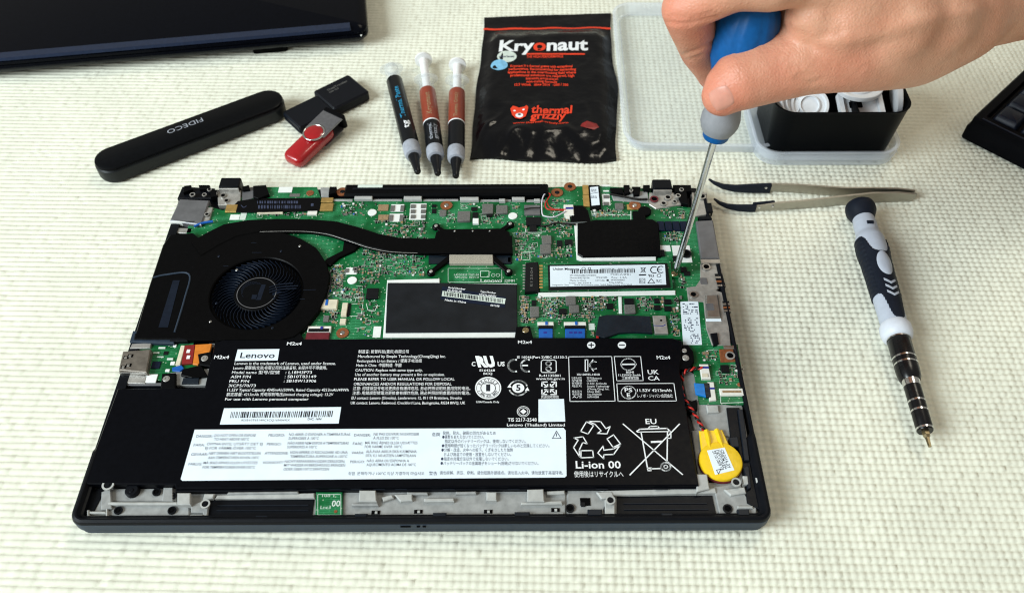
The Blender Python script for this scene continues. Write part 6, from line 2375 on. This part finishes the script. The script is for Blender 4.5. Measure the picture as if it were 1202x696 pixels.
for s, r in prof:
    loops.append([tuple(M @ Vector((s, (r - .0006 * max(0, math.cos(9 * a)) ** 6 * (r > .009)) * math.cos(a), (r - .0006 * max(0, math.cos(9 * a)) ** 6 * (r > .009)) * math.sin(a)))) for a in [k_ * 2 * math.pi / NSEG for k_ in range(NSEG)]])
m.loft(loops)
m.build('blue_handle', 'driver_blue', root, 40)

# ------------------------------------------------------------------ the hand
from mathutils.bvhtree import BVHTree


def cap(mb, a, b, ra, rb_, seg=20, rings=6):
    """Round cone from a to b."""
    d = b - a
    L_ = d.length
    x = d.normalized()
    up = Vector((0, 0, 1)) if abs(x.z) < 0.9 else Vector((1, 0, 0))
    y = up.cross(x).normalized()
    z = x.cross(y)
    loops_ = []
    for k_ in range(rings + 1):
        t = -math.pi / 2 + k_ * math.pi / 2 / rings
        loops_.append((a + x * ra * math.sin(t), max(1e-5, ra * math.cos(t))))
    for k_ in range(rings + 1):
        t = k_ * math.pi / 2 / rings
        loops_.append((b + x * rb_ * math.sin(t), max(1e-5, rb_ * math.cos(t))))
    mb.loft([[tuple(c + (y * math.cos(q * 2 * math.pi / seg) + z * math.sin(q * 2 * math.pi / seg)) * r) for q in range(seg)] for c, r in loops_])


def chain(mb, pts):
    for (a, ra), (b, rb_) in zip(pts[:-1], pts[1:]):
        cap(mb, a, b, ra, rb_)


hand = MB()
thumb = [(P(848, 112, .1345), .0100), (P(858, 102, .138), .0124), (P(872, 93, .141), .0146), (P(889, 86, .143), .0156), (P(910, 80, .145), .0158), (P(945, 72, .149), .0158), (P(990, 63, .152), .0182), (P(1030, 57, .151), .0202), (P(1070, 50, .148), .0218), (P(1130, 22, .156), .0208)]
chain(hand, thumb)
i_tip, i_dip, i_pip, i_mid, i_mcp = P(838, 86, .119), P(823, 58, .138), P(804, 10, .172), P(865, -15, .187), P(940, -28, .188)
index = [(i_tip, .0090), (P(834, 74, .127), .0100), (i_dip, .0104), (P(814, 36, .155), .0106), (i_pip, .0107), (i_mid, .0102), (P(905, -18, .188), .0116), (i_mcp, .0128), (P(1030, -8, .178), .0165), (P(1130, 8, .162), .0195)]
chain(hand, index)
for px_, py_, z_, r_h in ((957, 20, .170, .0135), (936, 9, .164, .0125), (941, 25, .158, .0120), (947, 32, .160, .0135), (962, 36, .150, .0150), (975, 20, .150, .0160), (985, 34, .166, .0150), (1000, 20, .172, .0145), (1045, 26, .168, .0185), (1085, 22, .164, .0200), (1020, 40, .160, .0165)):
    c = P(px_, py_, z_)
    cap(hand, c, c + Vector((.004, 0, 0)), r_h, r_h)
W0 = P(1130, 12, .158)
W1 = W0 + Vector((0.004, .026, -.010))
for off_m, off_p, off_d, off_t, rr_ in ((Vector((.004, .021, .001)), Vector((.004, .022, .004)), Vector((.012, .024, -.004)), Vector((.020, .022, -.006)), 1.0),
                                        (Vector((.010, .041, -.006)), Vector((.014, .042, -.002)), Vector((.022, .040, .002)), Vector((.034, .034, .004)), 0.95),
                                        (Vector((.018, .058, -.016)), Vector((.030, .056, -.012)), Vector((.034, .052, -.004)), Vector((.042, .046, -.002)), 0.82)):
    mc = i_mcp + off_m
    chain(hand, [(i_tip + off_t, .0080 * rr_), (i_dip + off_d, .0090 * rr_), (i_pip + off_p, .0100 * rr_), (mc, .0125 * rr_), (W0.lerp(W1, 0.6 if rr_ < 1 else 0.35), .0190)])
chain(hand, [(W0, .0205), (P(1202, -12, .152), .0250), (P(1330, -62, .135), .0300), (P(1480, -110, .12), .034)])
chain(hand, [(W1, .0190), (P(1202, -12, .152) + Vector((.002, .024, -.006)), .0235), (P(1330, -62, .135) + Vector((0, .022, -.004)), .0285), (P(1480, -110, .12) + Vector((0, .02, 0)), .032)])
me = bpy.data.meshes.new('hand_source')
me.from_pydata(hand.v, [], hand.f)
ho = bpy.data.objects.new('hand_source', me)
col.objects.link(ho)
rmod = ho.modifiers.new('remesh', 'REMESH')
rmod.mode = 'VOXEL'
rmod.voxel_size = 0.0012
smod = ho.modifiers.new('smooth', 'SMOOTH')
smod.factor = 0.5
smod.iterations = 14
dg = bpy.context.evaluated_depsgraph_get()
dg.update()
hm = bpy.data.meshes.new_from_object(ho.evaluated_get(dg))
bpy.data.objects.remove(ho)
# second, heavier smoothing of the back of the hand only
ho = bpy.data.objects.new('hand_source', hm)
col.objects.link(ho)
vg = ho.vertex_groups.new(name='back')
wx0, wx1 = P(935, 60, .15).x, P(1000, 50, .16).x
for v_ in hm.vertices:
    t_ = min(1, max(0, (v_.co.x - wx0) / (wx1 - wx0)))
    if t_ > 0:
        vg.add([v_.index], t_, 'REPLACE')
smod = ho.modifiers.new('smooth', 'SMOOTH')
smod.factor = 0.6
smod.iterations = 90
smod.vertex_group = 'back'
dg = bpy.context.evaluated_depsgraph_get()
dg.update()
hm = bpy.data.meshes.new_from_object(ho.evaluated_get(dg))
bpy.data.objects.remove(ho)
hm.name = 'hand'
n = len(hm.vertices)
co = np.zeros(n * 3)
no = np.zeros(n * 3)
hm.vertices.foreach_get('co', co)
hm.vertices.foreach_get('normal', no)
co = co.reshape(-1, 3)
no = no.reshape(-1, 3)
RMn = np.array(RM)
dc = (co - np.array(CAM_LOC)) @ RMn
pu = IW / 2 + FOC * IW * dc[:, 0] / -dc[:, 2]
pv = IH / 2 - FOC * IW * dc[:, 1] / -dc[:, 2]
depth = -dc[:, 2]
view = (np.array(CAM_LOC) - co)
view /= np.linalg.norm(view, axis=1, keepdims=True)
facing = np.clip((no * view).sum(1) * 2.0, 0, 1)
disp = np.zeros(n)


def crease(pts, width, depth_m, dmax=None):
    """Skin fold along a line seen on the near side of the hand."""
    best = np.full(n, 1e9)
    for (x0, y0), (x1, y1) in zip(pts[:-1], pts[1:]):
        ex, ey = x1 - x0, y1 - y0
        t = np.clip(((pu - x0) * ex + (pv - y0) * ey) / (ex * ex + ey * ey), 0, 1)
        best = np.minimum(best, np.hypot(pu - x0 - t * ex, pv - y0 - t * ey))
    f = np.exp(-(best / width) ** 2) * facing
    if dmax is not None:
        f = f * (depth < dmax)
    return -depth_m * f


disp += crease([(802, 65), (818, 60), (842, 47)], 2.6, .0011)
disp += crease([(782, 27), (805, 29), (843, 21)], 3.0, .0008)
disp += crease([(786, 20), (812, 22), (838, 15)], 2.4, .0005)
disp += crease([(806, 71), (822, 66)], 2.2, .0005)
disp += crease([(925, 36), (950, 44), (985, 40)], 7, .0010)
disp += crease([(935, 93), (950, 98), (966, 94)], 3, .0006)
disp += crease([(940, 86), (953, 89)], 3, .0005)
disp += crease([(930, 80), (940, 78)], 3, .0004)
disp += crease([(900, 25), (922, 30)], 4, .0008)
# tendons and bones under the skin of the back of the hand
disp -= crease([(960, 45), (1010, 45), (1080, 25), (1150, 12)], 9, .0011)
disp -= crease([(945, 5), (1030, -2), (1120, 8)], 12, .0005)
disp -= crease([(1020, 80), (1090, 72), (1140, 50)], 14, .0005)
disp += crease([(1010, 60), (1080, 46), (1140, 30)], 11, .0006)
disp += crease([(980, 20), (1060, 15)], 11, .0004)
for i in range(n):
    p = Vector(co[i])
    disp[i] += 0.00022 * mnoise.noise(p * 60) + 0.00008 * mnoise.noise(p * 210)
co = co + no * disp[:, None]
hm.vertices.foreach_set('co', co.ravel().astype(np.float32))
# blush towards the finger ends and joints
blush = np.zeros(n)
for c, r_ in ((P(850, 112, .136), .020), (i_tip, .022), (i_dip, .014), (i_pip, .018), (P(985, 66, .152), .018), (P(908, 88, .145), .014)):
    blush = np.maximum(blush, np.exp(-(np.linalg.norm(co - np.array(c), axis=1) / r_) ** 2))
at = hm.attributes.new('blush', 'FLOAT', 'POINT')
at.data.foreach_set('value', blush.astype(np.float32))
hm.shade_smooth()
hm.update()


def skin_material():
    m_ = mat('skin', (0.60, 0.30, 0.185), 0.44, 0, 0.45, var=0.10, scale=55, sss=0.16, color2=(0.66, 0.37, 0.245))
    nt = m_.node_tree
    b_ = nt.nodes['Principled BSDF']
    tc = nt.nodes['Texture Coordinate']
    base_ = b_.inputs['Base Color'].links[0].from_socket
    an = nt.nodes.new('ShaderNodeAttribute')
    an.attribute_name = 'blush'
    nz = nt.nodes.new('ShaderNodeTexNoise')
    nz.inputs['Scale'].default_value = 130
    nt.links.new(tc.outputs['Object'], nz.inputs['Vector'])
    ad = nt.nodes.new('ShaderNodeMath')
    ad.operation = 'MULTIPLY_ADD'
    nt.links.new(nz.outputs['Fac'], ad.inputs[0])
    ad.inputs[1].default_value = 0.35
    nt.links.new(an.outputs['Fac'], ad.inputs[2])
    cl = nt.nodes.new('ShaderNodeMath')
    cl.operation = 'MULTIPLY'
    cl.use_clamp = True
    nt.links.new(ad.outputs[0], cl.inputs[0])
    cl.inputs[1].default_value = 0.72
    mx = nt.nodes.new('ShaderNodeMix')
    mx.data_type = 'RGBA'
    nt.links.new(cl.outputs[0], mx.inputs[0])
    nt.links.new(base_, mx.inputs[6])
    mx.inputs[7].default_value = (0.63, 0.19, 0.12, 1)
    nt.links.new(mx.outputs[2], b_.inputs['Base Color'])
    # fine skin relief: pores and criss-cross lines
    vo = nt.nodes.new('ShaderNodeTexVoronoi')
    vo.feature = 'DISTANCE_TO_EDGE'
    vo.inputs['Scale'].default_value = 620
    nt.links.new(tc.outputs['Object'], vo.inputs['Vector'])
    n2 = nt.nodes.new('ShaderNodeTexNoise')
    n2.inputs['Scale'].default_value = 330
    n2.inputs['Detail'].default_value = 5
    nt.links.new(tc.outputs['Object'], n2.inputs['Vector'])
    a2 = nt.nodes.new('ShaderNodeMath')
    a2.operation = 'MULTIPLY_ADD'
    nt.links.new(vo.outputs['Distance'], a2.inputs[0])
    a2.inputs[1].default_value = 0.7
    nt.links.new(n2.outputs['Fac'], a2.inputs[2])
    bp = nt.nodes.new('ShaderNodeBump')
    bp.inputs['Strength'].default_value = 0.55
    bp.inputs['Distance'].default_value = 0.0007
    nt.links.new(a2.outputs[0], bp.inputs['Height'])
    nt.links.new(bp.outputs[0], b_.inputs['Normal'])
    return m_


skin_material()
hm.materials.clear()
hm.materials.append(G('skin'))
root = thing('person', 'bare hand and forearm gripping the blue screwdriver above the clear lid', 'person', (W0.x, W0.y, 0.08))
hobj = bpy.data.objects.new('hand', hm)
col.objects.link(hobj)
adopt(hobj, root)
# thumbnail, laid on the skin
bv = BVHTree.FromPolygons([tuple(v_) for v_ in co], [tuple(p_.vertices) for p_ in hm.polygons])
tc_ = Vector((847, 115.5))
dx = Vector((-0.90, 0.44))
dy = Vector((0.44, 0.90))
nail = MB()
grid = []
NN = 12
for j in range(NN + 1):
    row = []
    for i in range(NN + 1):
        a_, b_ = -1 + 2 * i / NN, -1 + 2 * j / NN
        # square to rounded nail plate
        qx = a_ * math.sqrt(max(0, 1 - b_ * b_ * 0.36))
        qy = b_ * math.sqrt(max(0, 1 - a_ * a_ * 0.36))
        pp = tc_ + dx * qx * 15 + dy * qy * 15
        dirv = (P(pp.x, pp.y, 0.0) - CAM_LOC).normalized()
        hit = bv.ray_cast(CAM_LOC, dirv, 1.0)
        e = max(abs(a_), abs(b_))
        q = hit[0] if hit[0] else CAM_LOC + dirv * 0.4
        lift = 0.00018 if e < 0.95 else -0.0003
        nn = hit[1] if hit[1] else -dirv
        row.append(nail.addv([q + nn * lift]))
    grid.append(row)
for j in range(NN):
    for i in range(NN):
        nail.face((grid[j][i], grid[j + 1][i], grid[j + 1][i + 1], grid[j][i + 1]))
nail.build('thumbnail', 'nail_pink', hobj, 50)

bpy.data.objects.remove(_tobj)
bpy.data.curves.remove(_tcurve)
